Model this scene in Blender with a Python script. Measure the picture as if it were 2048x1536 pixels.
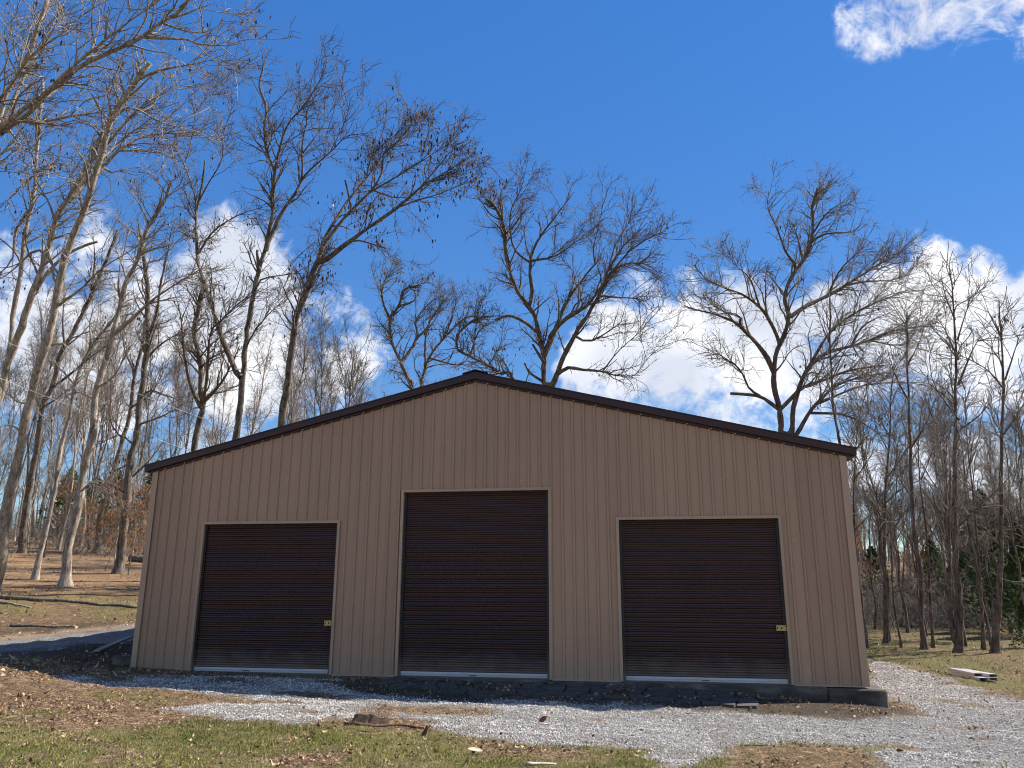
import bpy, math, random
import numpy as np
from mathutils import Vector, Matrix

SC = bpy.context.scene
COL = SC.collection
for o in list(bpy.data.objects):
    bpy.data.objects.remove(o)

# ------------------------------------------------------------------ camera
FPX = 1590.75                      # focal length in pixels of a 2048 x 1536 frame
PITCH, YAW, ROLL = 0.2550, 0.1725, -0.0038
CAMP = np.array([3.5995, -16.1318, 1.6414])
def _rot(p, y, r):
    cp, sp, cy, sy, cr, sr = math.cos(p), math.sin(p), math.cos(y), math.sin(y), math.cos(r), math.sin(r)
    Rz = np.array([[cy, -sy, 0], [sy, cy, 0], [0, 0, 1]])
    Rx = np.array([[1, 0, 0], [0, cp, -sp], [0, sp, cp]])
    Ry = np.array([[cr, 0, sr], [0, 1, 0], [-sr, 0, cr]])
    return Rz @ Rx @ Ry
CR = _rot(PITCH, YAW, ROLL)        # columns: right, forward, up
cam = bpy.data.cameras.new('camera')
cam.sensor_fit = 'HORIZONTAL'
cam.sensor_width = 36.0
cam.lens = FPX / 2048 * 36.0
cam.clip_end = 3000
camo = bpy.data.objects.new('camera', cam)
COL.objects.link(camo)
m = Matrix.Identity(4)
for i in range(3):
    m[i][0] = CR[i, 0]; m[i][1] = CR[i, 2]; m[i][2] = -CR[i, 1]; m[i][3] = CAMP[i]
camo.matrix_world = m
SC.camera = camo

# ------------------------------------------------------------------ sun, sky, exposure
SUN_A, SUN_B = 0.90, 0.45          # towards the sun: right, behind the building, up 1
SUN = Vector((SUN_A, SUN_B, 1.0)).normalized()
sl = bpy.data.lights.new('sun', 'SUN')
sl.energy = 5.0
sl.angle = math.radians(0.53)
sl.color = (1.0, 0.93, 0.83)
so = bpy.data.objects.new('sun', sl)
so.rotation_euler = SUN.to_track_quat('Z', 'Y').to_euler()
so.location = (30, 20, 40)
COL.objects.link(so)
SC.view_settings.view_transform = 'Standard'
SC.view_settings.look = 'None'
SC.view_settings.exposure = 1.02
SC.view_settings.gamma = 1.0
SC.view_settings.use_curve_mapping = False

SC.cycles.filter_width = 1.05
SC.cycles.max_bounces = 4
SC.cycles.diffuse_bounces = 2
SC.cycles.glossy_bounces = 2
SC.cycles.transmission_bounces = 3
SC.cycles.use_adaptive_sampling = True
SC.cycles.adaptive_threshold = 0.015

def pixdir(px, py):
    d = CR @ np.array([(px - 1024) / FPX, 1.0, (768 - py) / FPX])
    return d
W = bpy.data.worlds.new('World')
SC.world = W
W.use_nodes = True
def build_world():
    nt = W.node_tree
    N, L = nt.nodes, nt.links
    N.clear()
    out = N.new('ShaderNodeOutputWorld')
    bg = N.new('ShaderNodeBackground')
    bg.inputs['Strength'].default_value = 0.115
    L.new(bg.outputs[0], out.inputs[0])
    sky = N.new('ShaderNodeTexSky')
    sky.sky_type = 'NISHITA'
    sky.sun_disc = False
    sky.sun_elevation = math.asin(SUN.z)
    sky.sun_rotation = math.atan2(SUN.x, SUN.y)
    sky.altitude = 300
    sky.air_density = 1.0
    sky.dust_density = 0.0
    sky.ozone_density = 2.0
    hs = N.new('ShaderNodeHueSaturation')
    hs.inputs['Saturation'].default_value = 1.32
    hs.inputs['Hue'].default_value = 0.508
    hs.inputs['Value'].default_value = 1.0
    # the phone's tone curve: brightness compressed evenly over the whole sky
    sep = N.new('ShaderNodeSeparateColor'); sep.mode = 'HSV'
    com = N.new('ShaderNodeCombineColor'); com.mode = 'HSV'
    pw = N.new('ShaderNodeMath'); pw.operation = 'POWER'; pw.inputs[1].default_value = 0.40
    sc_ = N.new('ShaderNodeMath'); sc_.operation = 'MULTIPLY'; sc_.inputs[1].default_value = 1.70
    L.new(sky.outputs[0], sep.inputs[0])
    L.new(sep.outputs[0], com.inputs[0]); L.new(sep.outputs[1], com.inputs[1])
    L.new(sep.outputs[2], pw.inputs[0]); L.new(pw.outputs[0], sc_.inputs[0]); L.new(sc_.outputs[0], com.inputs[2])
    L.new(com.outputs[0], hs.inputs['Color'])
    tc = N.new('ShaderNodeTexCoord')
    def mt(op, a, b=None, c=None, clamp=False):
        n = N.new('ShaderNodeMath'); n.operation = op; n.use_clamp = clamp
        for i, v in enumerate((a, b, c)):
            if v is None: continue
            if isinstance(v, (int, float)): n.inputs[i].default_value = v
            else: L.new(v, n.inputs[i])
        return n.outputs[0]
    def noise(scale, detail, rough=.55, vec=None, dist=0.0):
        n = N.new('ShaderNodeTexNoise')
        n.inputs['Scale'].default_value = scale; n.inputs['Detail'].default_value = detail
        n.inputs['Roughness'].default_value = rough; n.inputs['Distortion'].default_value = dist
        L.new(vec if vec else tc.outputs['Generated'], n.inputs['Vector'])
        return n
    # warped direction gives the clouds their ragged edges
    wn = noise(7.0, 3.0, .6)
    sub = N.new('ShaderNodeVectorMath'); sub.operation = 'SUBTRACT'
    L.new(wn.outputs['Color'], sub.inputs[0]); sub.inputs[1].default_value = (.5, .5, .5)
    sca = N.new('ShaderNodeVectorMath'); sca.operation = 'SCALE'
    L.new(sub.outputs[0], sca.inputs[0]); sca.inputs['Scale'].default_value = 0.085
    add = N.new('ShaderNodeVectorMath'); add.operation = 'ADD'
    L.new(tc.outputs['Generated'], add.inputs[0]); L.new(sca.outputs[0], add.inputs[1])
    wv = add.outputs[0]
    blobs = [  # px, py, radius px, weight: cumulus banks
        (470, 550, 130, 1.15), (520, 610, 110, 1.1), (400, 640, 140, 1.1), (300, 650, 130, .9), (180, 690, 135, .95), (60, 640, 120, .8), (-40, 560, 150, .8),
        (560, 720, 135, 1), (690, 735, 95, .9), (470, 760, 130, .8), (250, 780, 150, .7), (80, 760, 120, .6), (390, 880, 70, .6),
        (1170, 735, 90, .9), (1260, 700, 115, 1), (1350, 690, 135, 1.1), (1450, 690, 130, 1.05), (1560, 665, 110, 1), (1670, 635, 100, 1),
        (1780, 615, 95, .95), (1880, 600, 105, 1), (1970, 600, 105, 1), (2080, 610, 125, 1), (2220, 640, 140, 1), (1850, 548, 70, .9), (1960, 560, 80, 1), (1900, 640, 110, 1), (2020, 660, 120, 1),
        (1500, 750, 70, .7), (1320, 770, 70, .7),
        (1740, 930, 80, .75), (1850, 935, 80, .7), (1980, 930, 90, .75), (2120, 930, 110, .8),
        (1805, -30, 100, .46), (1735, 28, 70, .34), (1880, -60, 110, .48), (1985, 25, 90, .33), (2060, -40, 120, .40),
        (150, 640, 240, .40), (330, 640, 200, .40), (620, 720, 170, .42), (1550, 725, 200, .6), (1780, 690, 210, .62), (1980, 670, 200, .62), (1250, 760, 130, .6),
    ]
    acc = None
    for px, py, r, w in blobs:
        d = pixdir(px, py); ln = np.linalg.norm(d); d = d / ln
        rad = r / FPX / ln * 1.15
        vd = N.new('ShaderNodeVectorMath'); vd.operation = 'DISTANCE'
        L.new(wv, vd.inputs[0]); vd.inputs[1].default_value = tuple(d)
        v = mt('MULTIPLY_ADD', vd.outputs['Value'], -w / rad, w, clamp=True)
        acc = v if acc is None else mt('MAXIMUM', acc, v)
    # the same kind of scattered cloud everywhere outside the picture
    fw = pixdir(1024, 640); fw = fw / np.linalg.norm(fw)
    vd = N.new('ShaderNodeVectorMath'); vd.operation = 'DISTANCE'
    L.new(tc.outputs['Generated'], vd.inputs[0]); vd.inputs[1].default_value = tuple(fw)
    outside = mt('MULTIPLY_ADD', vd.outputs['Value'], 4.0, -3.6, clamp=True)
    gn = noise(2.1, 2.0, .55)
    gen = mt('MULTIPLY_ADD', gn.outputs['Fac'], 5.0, -2.65, clamp=True)
    acc = mt('MAXIMUM', acc, mt('MULTIPLY', gen, outside))
    fb = noise(13.0, 5.0, .68, wv)
    dens = mt('ADD', mt('MULTIPLY', acc, 1.25), mt('MULTIPLY_ADD', fb.outputs['Fac'], 2.4, -1.32))
    mr = N.new('ShaderNodeMapRange'); mr.interpolation_type = 'SMOOTHSTEP'
    mr.inputs['From Min'].default_value = 0.0; mr.inputs['From Max'].default_value = 0.6
    L.new(mt('MULTIPLY', dens, mt('MULTIPLY', acc, 12.0, clamp=True)), mr.inputs['Value'])
    cov = mt('MULTIPLY', mr.outputs[0], 0.95)
    # thicker middles are a little greyer than the bright rims
    fn = noise(6.0, 2.0, .55, wv)
    cr = N.new('ShaderNodeValToRGB')
    cr.color_ramp.elements[0].position = .38; cr.color_ramp.elements[0].color = (3.3, 3.5, 3.95, 1)
    cr.color_ramp.elements[1].position = .60; cr.color_ramp.elements[1].color = (5.0, 5.0, 5.05, 1)
    L.new(fn.outputs['Fac'], cr.inputs[0])
    mx = N.new('ShaderNodeMix'); mx.data_type = 'RGBA'
    L.new(cov, mx.inputs[0]); L.new(hs.outputs[0], mx.inputs[6]); L.new(cr.outputs[0], mx.inputs[7])
    L.new(mx.outputs[2], bg.inputs['Color'])
build_world()
W.cycles.sampling_method = 'MANUAL'
W.cycles.sample_map_resolution = 512

# ------------------------------------------------------------------ numeric helpers
RNG = np.random.default_rng(11)
random.seed(5)
def S(a, b, t):
    u = np.clip((t - a) / (b - a), 0, 1)
    return u * u * (3 - 2 * u)
_perm = RNG.random((256, 256))
def vnoise(x, y):
    x = np.asarray(x, float); y = np.asarray(y, float)
    xi = np.floor(x).astype(int); yi = np.floor(y).astype(int)
    fx = x - xi; fy = y - yi
    fx = fx * fx * (3 - 2 * fx); fy = fy * fy * (3 - 2 * fy)
    g = lambda a, b: _perm[a & 255, b & 255]
    return (g(xi, yi) * (1 - fx) + g(xi + 1, yi) * fx) * (1 - fy) + (g(xi, yi + 1) * (1 - fx) + g(xi + 1, yi + 1) * fx) * fy
def fbm(x, y, o=4):
    v = 0; a = .5; t = 0
    for i in range(o):
        v = v + a * vnoise(x * 2 ** i + 17.3 * i, y * 2 ** i + 5.1 * i); t += a; a *= .5
    return v / t
def terrain(x, y):
    x = np.asarray(x, float); y = np.asarray(y, float)
    zf = np.interp(x, [-16, -11, -8.45, -7.4, -7, -5, -3.9, -2.4, -.6, 2, 3.5, 6, 8, 12], [.48, .40, .26, .15, .08, .01, -.06, -.09, -.15, -.18, -.24, -.32, -.38, -.38])
    zw = np.interp(x, [-16, -11, -9, -7.6, -6, -3, 0, 3.2, 4.6, 6.2, 7.3, 8, 12], [.48, .40, .25, .07, .01, -.03, -.045, -.06, -.13, -.22, -.28, -.36, -.38])
    k = S(-2.0, -.35, y)
    z = zf * (1 - k) + zw * k
    z = z * (.55 + .45 * S(-9, -3.5, y)) + .25 * S(10, 40, y) * S(8, 12, x)
    s = -0.55 * x + 0.83 * y
    d = np.maximum(s - 7.5, 0); d = d * d / (d + 2.0)
    z = z + 22 * (1 - np.exp(-0.118 * d / 22)) * S(14, -6, x)
    d = np.maximum(y - 46 - .15 * (x - 12), 0); d = d * d / (d + 6)
    z = z + 10 * (1 - np.exp(-.2 * d / 10)) * S(2, 16, x)
    z = z + .14 * np.exp(-(((x + 9.4) / 1.5) ** 2 + ((y - 1.4) / 1.1) ** 2))           # soil bank left of the wall
    near = S(60, 20, np.hypot(x, y))
    inb = S(7.6, 7.0, np.abs(x)) * S(.1, .7, y)
    bump = (fbm(x * .7, y * .7, 3) - .5) * .12 + (fbm(x * 3.1 + 9, y * 3.1, 3) - .5) * .07
    z = z + bump * (.35 + .65 * S(-1.0, -2.5, y) + .65 * S(9, 11, np.abs(x))).clip(0, 1) * (1 - inb)
    return z - .25 * inb
def at(px, py, depth):
    return CAMP + pixdir(px, py) * depth
def ground(px, py, tmax=160):
    d = pixdir(px, py)
    ts = np.concatenate([np.linspace(4, 40, 1200), np.linspace(40, tmax, 1200)])
    P = CAMP[None] + ts[:, None] * d[None]
    h = P[:, 2] - terrain(P[:, 0], P[:, 1])
    i = np.argmax(h < 0)
    if h[i] >= 0: i = len(ts) - 1
    return P[i], ts[i]
def onplane(px, py, Y):
    d = pixdir(px, py); t = (Y - CAMP[1]) / d[1]
    return CAMP + t * d
def gpoly(pts):
    return np.array([ground(*p)[0][:2] for p in pts])
def polydist(P, x, y):
    """signed distance to a polygon, positive inside"""
    x = np.asarray(x, float); y = np.asarray(y, float)
    ins = np.zeros(x.shape, bool); dm = np.full(x.shape, 1e9)
    for i in range(len(P)):
        x0, y0 = P[i]; x1, y1 = P[(i + 1) % len(P)]
        c = ((y0 > y) != (y1 > y)) & (x < (x1 - x0) * (y - y0) / ((y1 - y0) if y1 != y0 else 1e-9) + x0)
        ins ^= c
        ex, ey = x1 - x0, y1 - y0
        t = np.clip(((x - x0) * ex + (y - y0) * ey) / (ex * ex + ey * ey + 1e-12), 0, 1)
        dm = np.minimum(dm, np.hypot(x - x0 - t * ex, y - y0 - t * ey))
    return np.where(ins, dm, -dm)

# ------------------------------------------------------------------ mesh helpers
def mesh_np(name, V, F, mats, smooth=False, attrs=None, fmat=None):
    """V (n,3); F list of (k,nf) index arrays: quads and tris"""
    me = bpy.data.meshes.new(name)
    V = np.asarray(V, np.float32)
    me.vertices.add(len(V)); me.vertices.foreach_set('co', V.ravel())
    Fs = [np.asarray(f, np.int32) for f in (F if isinstance(F, list) else [F]) if len(f)]
    nl = sum(f.size for f in Fs); npoly = sum(len(f) for f in Fs)
    me.loops.add(nl); me.polygons.add(npoly)
    me.loops.foreach_set('vertex_index', np.concatenate([f.ravel() for f in Fs]))
    tot = np.concatenate([np.full(len(f), f.shape[1], np.int32) for f in Fs])
    st = np.concatenate([[0], np.cumsum(tot)[:-1]]).astype(np.int32)
    me.polygons.foreach_set('loop_start', st)
    if smooth: me.polygons.foreach_set('use_smooth', np.ones(npoly, bool))
    for mm in (mats if isinstance(mats, (list, tuple)) else [mats]): me.materials.append(mm)
    if fmat is not None: me.polygons.foreach_set('material_index', np.asarray(fmat, np.int32))
    for k, v in (attrs or {}).items():
        a = me.attributes.new(k, 'FLOAT', 'POINT'); a.data.foreach_set('value', np.asarray(v, np.float32))
    me.update(calc_edges=True); me.validate()
    return me
def link(name, me, parent=None, **props):
    o = bpy.data.objects.new(name, me); COL.objects.link(o)
    if parent is not None: o.parent = parent
    for k, v in props.items(): o[k] = v
    return o
def empty(name, loc=(0, 0, 0), **props):
    o = bpy.data.objects.new(name, None); o.location = loc; COL.objects.link(o)
    o.empty_display_size = .2
    for k, v in props.items(): o[k] = v
    return o
class MB:
    """collects polygons"""
    def __init__(s): s.v = []; s.f = []; s.m = []
    def poly(s, pts, mi=0):
        n = len(s.v); s.v += [tuple(p) for p in pts]; s.f.append(list(range(n, n + len(pts)))); s.m.append(mi)
    def box(s, x0, x1, y0, y1, z0, z1, mi=0, M=None, bev=0):
        if bev:
            b = min(bev, (x1 - x0) * .45, (y1 - y0) * .45, (z1 - z0) * .45)
            c = [(x0, y0, z0), (x1, y0, z0), (x1, y1, z0), (x0, y1, z0), (x0, y0, z1), (x1, y0, z1), (x1, y1, z1), (x0, y1, z1)]
            ctr = np.array([(x0 + x1) / 2, (y0 + y1) / 2, (z0 + z1) / 2])
            V = []; 
            for p in c:
                sg = np.sign(np.array(p) - ctr); p = np.array(p)
                for ax in range(3):
                    q = p - sg * b; q[ax] = p[ax]; V.append(q)
            n = len(s.v)
            if M is not None: V = [M @ Vector(q) for q in V]
            s.v += [tuple(q) for q in V]
            I = lambda k, ax: n + 3 * k + ax
            q = []
            for ax, quad in ((2, (0, 3, 2, 1)), (2, (4, 5, 6, 7)), (1, (0, 1, 5, 4)), (1, (2, 3, 7, 6)), (0, (1, 2, 6, 5)), (0, (0, 4, 7, 3))):
                q.append([I(k, ax) for k in quad])
            for a, bb, f1, f2 in ((0, 1, 1, 2), (1, 2, 0, 2), (2, 3, 1, 2), (3, 0, 0, 2), (4, 5, 1, 2), (5, 6, 0, 2), (6, 7, 1, 2), (7, 4, 0, 2), (0, 4, 0, 1), (1, 5, 0, 1), (2, 6, 0, 1), (3, 7, 0, 1)):
                q.append([I(a, f1), I(bb, f1), I(bb, f2), I(a, f2)])
            for k in range(8): q.append([I(k, 0), I(k, 1), I(k, 2)])
            s.f += q; s.m += [mi] * len(q)
            return
        c = [(x0, y0, z0), (x1, y0, z0), (x1, y1, z0), (x0, y1, z0), (x0, y0, z1), (x1, y0, z1), (x1, y1, z1), (x0, y1, z1)]
        if M is not None: c = [M @ Vector(p) for p in c]
        n = len(s.v); s.v += [tuple(p) for p in c]
        for q in ((0, 3, 2, 1), (4, 5, 6, 7), (0, 1, 5, 4), (1, 2, 6, 5), (2, 3, 7, 6), (3, 0, 4, 7)):
            s.f.append([n + i for i in q]); s.m.append(mi)
    def prism(s, poly, axis_vec, mi=0):
        """polygon extruded along a vector"""
        a = [Vector(p) for p in poly]; b = [p + Vector(axis_vec) for p in a]
        n = len(s.v); k = len(a); s.v += [tuple(p) for p in a + b]
        s.f.append([n + i for i in reversed(range(k))]); s.f.append([n + k + i for i in range(k)]); s.m += [mi, mi]
        for i in range(k):
            j = (i + 1) % k; s.f.append([n + i, n + j, n + k + j, n + k + i]); s.m.append(mi)
    def mesh(s, name, mats, smooth=False):
        me = bpy.data.meshes.new(name)
        me.from_pydata(s.v, [], s.f)
        for mm in (mats if isinstance(mats, (list, tuple)) else [mats]): me.materials.append(mm)
        me.polygons.foreach_set('material_index', s.m)
        if smooth: me.polygons.foreach_set('use_smooth', [True] * len(s.f))
        import bmesh
        bm = bmesh.new(); bm.from_mesh(me); bmesh.ops.recalc_face_normals(bm, faces=bm.faces); bm.to_mesh(me); bm.free()
        me.update()
        return me
    def build(s, name, mats, parent=None, smooth=False, **props):
        return link(name, s.mesh(name, mats, smooth), parent, **props)

# ------------------------------------------------------------------ materials
class NT:
    def __init__(s, name):
        s.mat = bpy.data.materials.new(name); s.mat.use_nodes = True
        s.nt = s.mat.node_tree; s.N = s.nt.nodes; s.L = s.nt.links
        s.b = s.N['Principled BSDF']
    def n(s, t, **kw):
        x = s.N.new(t)
        for k, v in kw.items(): setattr(x, k, v)
        return x
    def put(s, sock, v):
        if isinstance(v, bpy.types.NodeSocket): s.L.new(v, sock)
        elif isinstance(v, tuple) and len(v) == 3 and sock.type == 'RGBA': sock.default_value = (*v, 1)
        else: sock.default_value = v
    def noise(s, scale, detail=4, rough=.55, vec=None, dist=0):
        x = s.n('ShaderNodeTexNoise')
        x.inputs['Scale'].default_value = scale; x.inputs['Detail'].default_value = detail
        x.inputs['Roughness'].default_value = rough; x.inputs['Distortion'].default_value = dist
        if vec is not None: s.L.new(vec, x.inputs['Vector'])
        return x.outputs['Fac']
    def pos(s, scale=(1, 1, 1)):
        g = s.n('ShaderNodeNewGeometry'); mp = s.n('ShaderNodeMapping'); mp.inputs['Scale'].default_value = scale
        s.L.new(g.outputs['Position'], mp.inputs['Vector']); return mp.outputs[0]
    def obj(s, scale=(1, 1, 1)):
        g = s.n('ShaderNodeTexCoord'); mp = s.n('ShaderNodeMapping'); mp.inputs['Scale'].default_value = scale
        s.L.new(g.outputs['Object'], mp.inputs['Vector']); return mp.outputs[0]
    def ramp(s, fac, stops, interp='LINEAR'):
        x = s.n('ShaderNodeValToRGB'); e = x.color_ramp.elements; x.color_ramp.interpolation = interp
        while len(e) < len(stops): e.new(.5)
        for i, (p, c) in enumerate(stops): e[i].position = p; e[i].color = (*c, 1) if len(c) == 3 else c
        s.L.new(fac, x.inputs[0]); return x.outputs[0]
    def mix(s, f, a, b, mode='MIX'):
        x = s.n('ShaderNodeMix', data_type='RGBA', blend_type=mode)
        s.put(x.inputs[0], f); s.put(x.inputs[6], a); s.put(x.inputs[7], b); return x.outputs[2]
    def math(s, op, a, b=None, clamp=False):
        x = s.n('ShaderNodeMath', operation=op, use_clamp=clamp)
        s.put(x.inputs[0], a)
        if b is not None: s.put(x.inputs[1], b)
        return x.outputs[0]
    def attr(s, name):
        x = s.n('ShaderNodeAttribute', attribute_name=name); return x.outputs['Fac']
    def bump(s, h, strength=.4, dist=.02):
        x = s.n('ShaderNodeBump'); x.inputs['Strength'].default_value = strength; x.inputs['Distance'].default_value = dist
        s.L.new(h, x.inputs['Height']); s.L.new(x.outputs[0], s.b.inputs['Normal'])
    def done(s, color=None, rough=None, metal=None, spec=None):
        if color is not None: s.put(s.b.inputs['Base Color'], color)
        if rough is not None: s.put(s.b.inputs['Roughness'], rough)
        if metal is not None: s.put(s.b.inputs['Metallic'], metal)
        if spec is not None: s.put(s.b.inputs['Specular IOR Level'], spec)
        return s.mat
MAT = {}
def painted_metal(name, col, rough, var=.12, spec=.5, wave=.22):
    t = NT(name)
    n1 = t.noise(.9, 5, .6, t.pos((1, 1, .35))); n2 = t.noise(26, 3, .6, t.pos())
    f = t.math('ADD', t.math('MULTIPLY', n1, .75), t.math('MULTIPLY', n2, .25))
    c = t.ramp(f, [(.25, tuple(v * (1 - var) for v in col)), (.75, tuple(v * (1 + var) for v in col))])
    # dust thrown up by rain near the ground
    z = t.n('ShaderNodeSeparateXYZ'); g = t.n('ShaderNodeNewGeometry'); t.L.new(g.outputs['Position'], z.inputs[0])
    zz = t.math('ADD', z.outputs['Z'], t.math('MULTIPLY', t.math('SUBTRACT', t.noise(3.5, 4, .6, t.pos()), .5), .5))
    dm = t.n('ShaderNodeMapRange'); dm.inputs['From Min'].default_value = .5; dm.inputs['From Max'].default_value = .0
    dm.inputs['To Max'].default_value = .42; t.L.new(zz, dm.inputs['Value'])
    c = t.mix(dm.outputs[0], c, (.30, .24, .18))
    t.bump(t.noise(2.6, 3, .5, t.pos((1, 1, .4))), wave, .03)
    oi = t.n('ShaderNodeObjectInfo')
    rv = t.n('ShaderNodeMapRange'); rv.inputs['To Min'].default_value = .93; rv.inputs['To Max'].default_value = 1.07; t.L.new(oi.outputs['Random'], rv.inputs['Value'])
    c = t.mix(1.0, c, rv.outputs[0], 'MULTIPLY')
    r = t.math('ADD', t.math('MULTIPLY', n2, .12), rough - .06)
    return t.done(c, r, 0, spec)
MAT['tan'] = painted_metal('tan_painted_steel', (.392, .233, .145), .45, .13, spec=.4)
MAT['tan_trim'] = painted_metal('tan_trim_steel', (.44, .28, .18), .42, spec=.4)
MAT['brown'] = painted_metal('dark_brown_painted_steel', (.046, .017, .0145), .38, .15, .35)
MAT['door'] = painted_metal('dark_brown_door_steel', (.052, .0235, .0175), .36, .16, .34, .03)
MAT['screw'] = painted_metal('pale_screw_head', (.55, .5, .45), .4)
MAT['black'] = painted_metal('black_guide', (.012, .011, .011), .5)
MAT['white'] = painted_metal('galvanised_bar', (.60, .64, .68), .38, .10)
MAT['brass'] = painted_metal('yellow_zinc_latch', (.55, .38, .12), .35)
MAT['steel'] = painted_metal('pale_galvanised_steel', (.62, .64, .66), .32, .10)
def concrete():
    t = NT('stained_concrete')
    a = t.noise(1.3, 6, .65, t.pos((1, 1, 2.2))); b = t.noise(30, 4, .6, t.pos())
    c = t.ramp(a, [(.32, (.022, .018, .015)), (.5, (.085, .070, .054)), (.7, (.24, .205, .16))])
    c = t.mix(t.math('MULTIPLY', b, .5), c, (.04, .036, .032))
    t.bump(b, .5, .01)
    return t.done(c, .9)
MAT['concrete'] = concrete()
def asphalt():
    t = NT('old_asphalt')
    b = t.noise(55, 4, .7, t.pos()); a = t.noise(2.0, 4, .6, t.pos())
    c = t.ramp(b, [(.3, (.022, .022, .024)), (.55, (.055, .055, .056)), (.75, (.13, .125, .12))])
    c = t.mix(t.math('MULTIPLY', a, .55), c, (.085, .078, .068))
    t.bump(b, .6, .012)
    return t.done(c, .88)
MAT['asphalt'] = asphalt()
def bark(name, dark, mid, light, lichen=.25):
    t = NT(name)
    p = t.pos((1, 1, .22))
    a = t.noise(9, 6, .68, p, .6); b = t.noise(1.1, 3, .5, t.pos()); w = t.noise(38, 4, .6, t.pos((1, 1, .3)))
    c = t.ramp(t.math('ADD', t.math('MULTIPLY', a, .7), t.math('MULTIPLY', w, .3)), [(.38, dark), (.50, mid), (.63, light)])
    l = t.ramp(t.noise(2.3, 5, .65, t.pos()), [(.52, (0, 0, 0)), (.66, (1, 1, 1))])
    c = t.mix(t.math('MULTIPLY', l, lichen), c, (.36, .36, .31))
    c = t.mix(t.math('MULTIPLY', b, .35), c, tuple(v * .55 for v in mid))
    t.bump(t.math('ADD', a, t.math('MULTIPLY', w, .5)), .8, .05)
    return t.done(c, .92, None, .2)
MAT['bark_pale'] = bark('pale_sunlit_bark', (.10, .078, .06), (.34, .28, .222), (.60, .52, .43), .25)  # pale bark, its base colour lightened for sun on the left trees
MAT['bark_oak'] = bark('oak_bark', (.035, .027, .022), (.14, .112, .09), (.30, .25, .205), .25)
MAT['bark_dark'] = bark('brown_bark', (.04, .028, .022), (.135, .098, .076), (.27, .21, .17), .25)
def simple_noise(name, cols, scale=20, rough=.9, attr=None, sheen=None, trans=0):
    t = NT(name)
    f = t.attr(attr) if attr else t.noise(scale, 4, .6, t.pos())
    c = t.ramp(f, cols)
    if attr:
        c = t.mix(.35, c, t.ramp(t.noise(scale, 3, .6, t.pos()), [(.3, (.35, .35, .35)), (.7, (1, 1, 1))]), 'MULTIPLY')
    t.done(c, rough, None, .25)
    if trans:
        tr = t.n('ShaderNodeBsdfTranslucent'); t.L.new(c, tr.inputs['Color'])
        ad = t.n('ShaderNodeMixShader'); ad.inputs[0].default_value = trans
        o = t.N['Material Output']
        t.L.new(t.b.outputs[0], ad.inputs[1]); t.L.new(tr.outputs[0], ad.inputs[2]); t.L.new(ad.outputs[0], o.inputs['Surface'])
    return t.mat
MAT['twig_pale'] = simple_noise('pale_sunlit_twigs', [(.3, (.15, .125, .102)), (.7, (.34, .295, .245))], 3)  # twig colour lightened the same way, sunlight put into the tone
MAT['twig_oak'] = simple_noise('oak_twigs', [(.3, (.075, .06, .05)), (.7, (.20, .168, .14))], 3)
MAT['twig_dark'] = simple_noise('brown_twigs', [(.3, (.11, .092, .076)), (.7, (.28, .24, .20))], 3)
MAT['oakleaf'] = simple_noise('dead_oak_leaves', [(0, (.045, .026, .016)), (.6, (.10, .055, .03)), (1, (.20, .11, .055))], 9, .8, 'rnd', trans=.25)
MAT['rustleaf'] = simple_noise('rusty_beech_leaves', [(0, (.20, .08, .028)), (.6, (.44, .19, .065)), (1, (.56, .31, .13))], 9, .75, 'rnd', trans=.3)
MAT['litter'] = simple_noise('fallen_leaf', [(0, (.10, .055, .03)), (.35, (.28, .17, .09)), (.7, (.52, .36, .21)), (1, (.66, .52, .36))], 40, .75, 'rnd', trans=.12)
MAT['grass'] = simple_noise('grass_blade', [(0, (.06, .085, .014)), (.4, (.15, .195, .028)), (.7, (.30, .30, .065)), (1, (.52, .42, .22))], 25, .65, 'rnd', trans=.3)
MAT['stone'] = simple_noise('limestone_chip', [(0, (.08, .075, .068)), (.3, (.27, .257, .236)), (.6, (.54, .518, .478)), (1, (.80, .765, .70))], 60, .85, 'rnd')
MAT['clod'] = simple_noise('soil_crumb', [(0, (.04, .026, .017)), (.6, (.12, .08, .052)), (1, (.22, .155, .10))], 60, .95, 'rnd')
MAT['cedar'] = simple_noise('cedar_foliage', [(0, (.025, .045, .017)), (.6, (.075, .115, .038)), (1, (.15, .185, .065))], 6, .8, 'rnd', trans=.15)
MAT['board'] = simple_noise('weathered_board', [(.3, (.16, .14, .115)), (.7, (.33, .29, .24))], 14)
MAT['wood'] = simple_noise('rotten_wood', [(.3, (.05, .028, .018)), (.7, (.16, .10, .065))], 25)
MAT['palewood'] = simple_noise('bleached_wood', [(.3, (.32, .26, .19)), (.7, (.62, .54, .43))], 25)
MAT['cable'] = simple_noise('pale_cable', [(.3, (.34, .34, .34)), (.7, (.45, .45, .45))], 3)
MAT['redleaf'] = simple_noise('red_brown_leaf', [(.3, (.16, .045, .02)), (.7, (.30, .10, .05))], 30)
MAT['paleleaf'] = simple_noise('bleached_leaf', [(.3, (.45, .36, .26)), (.7, (.68, .58, .46))], 30)
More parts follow.
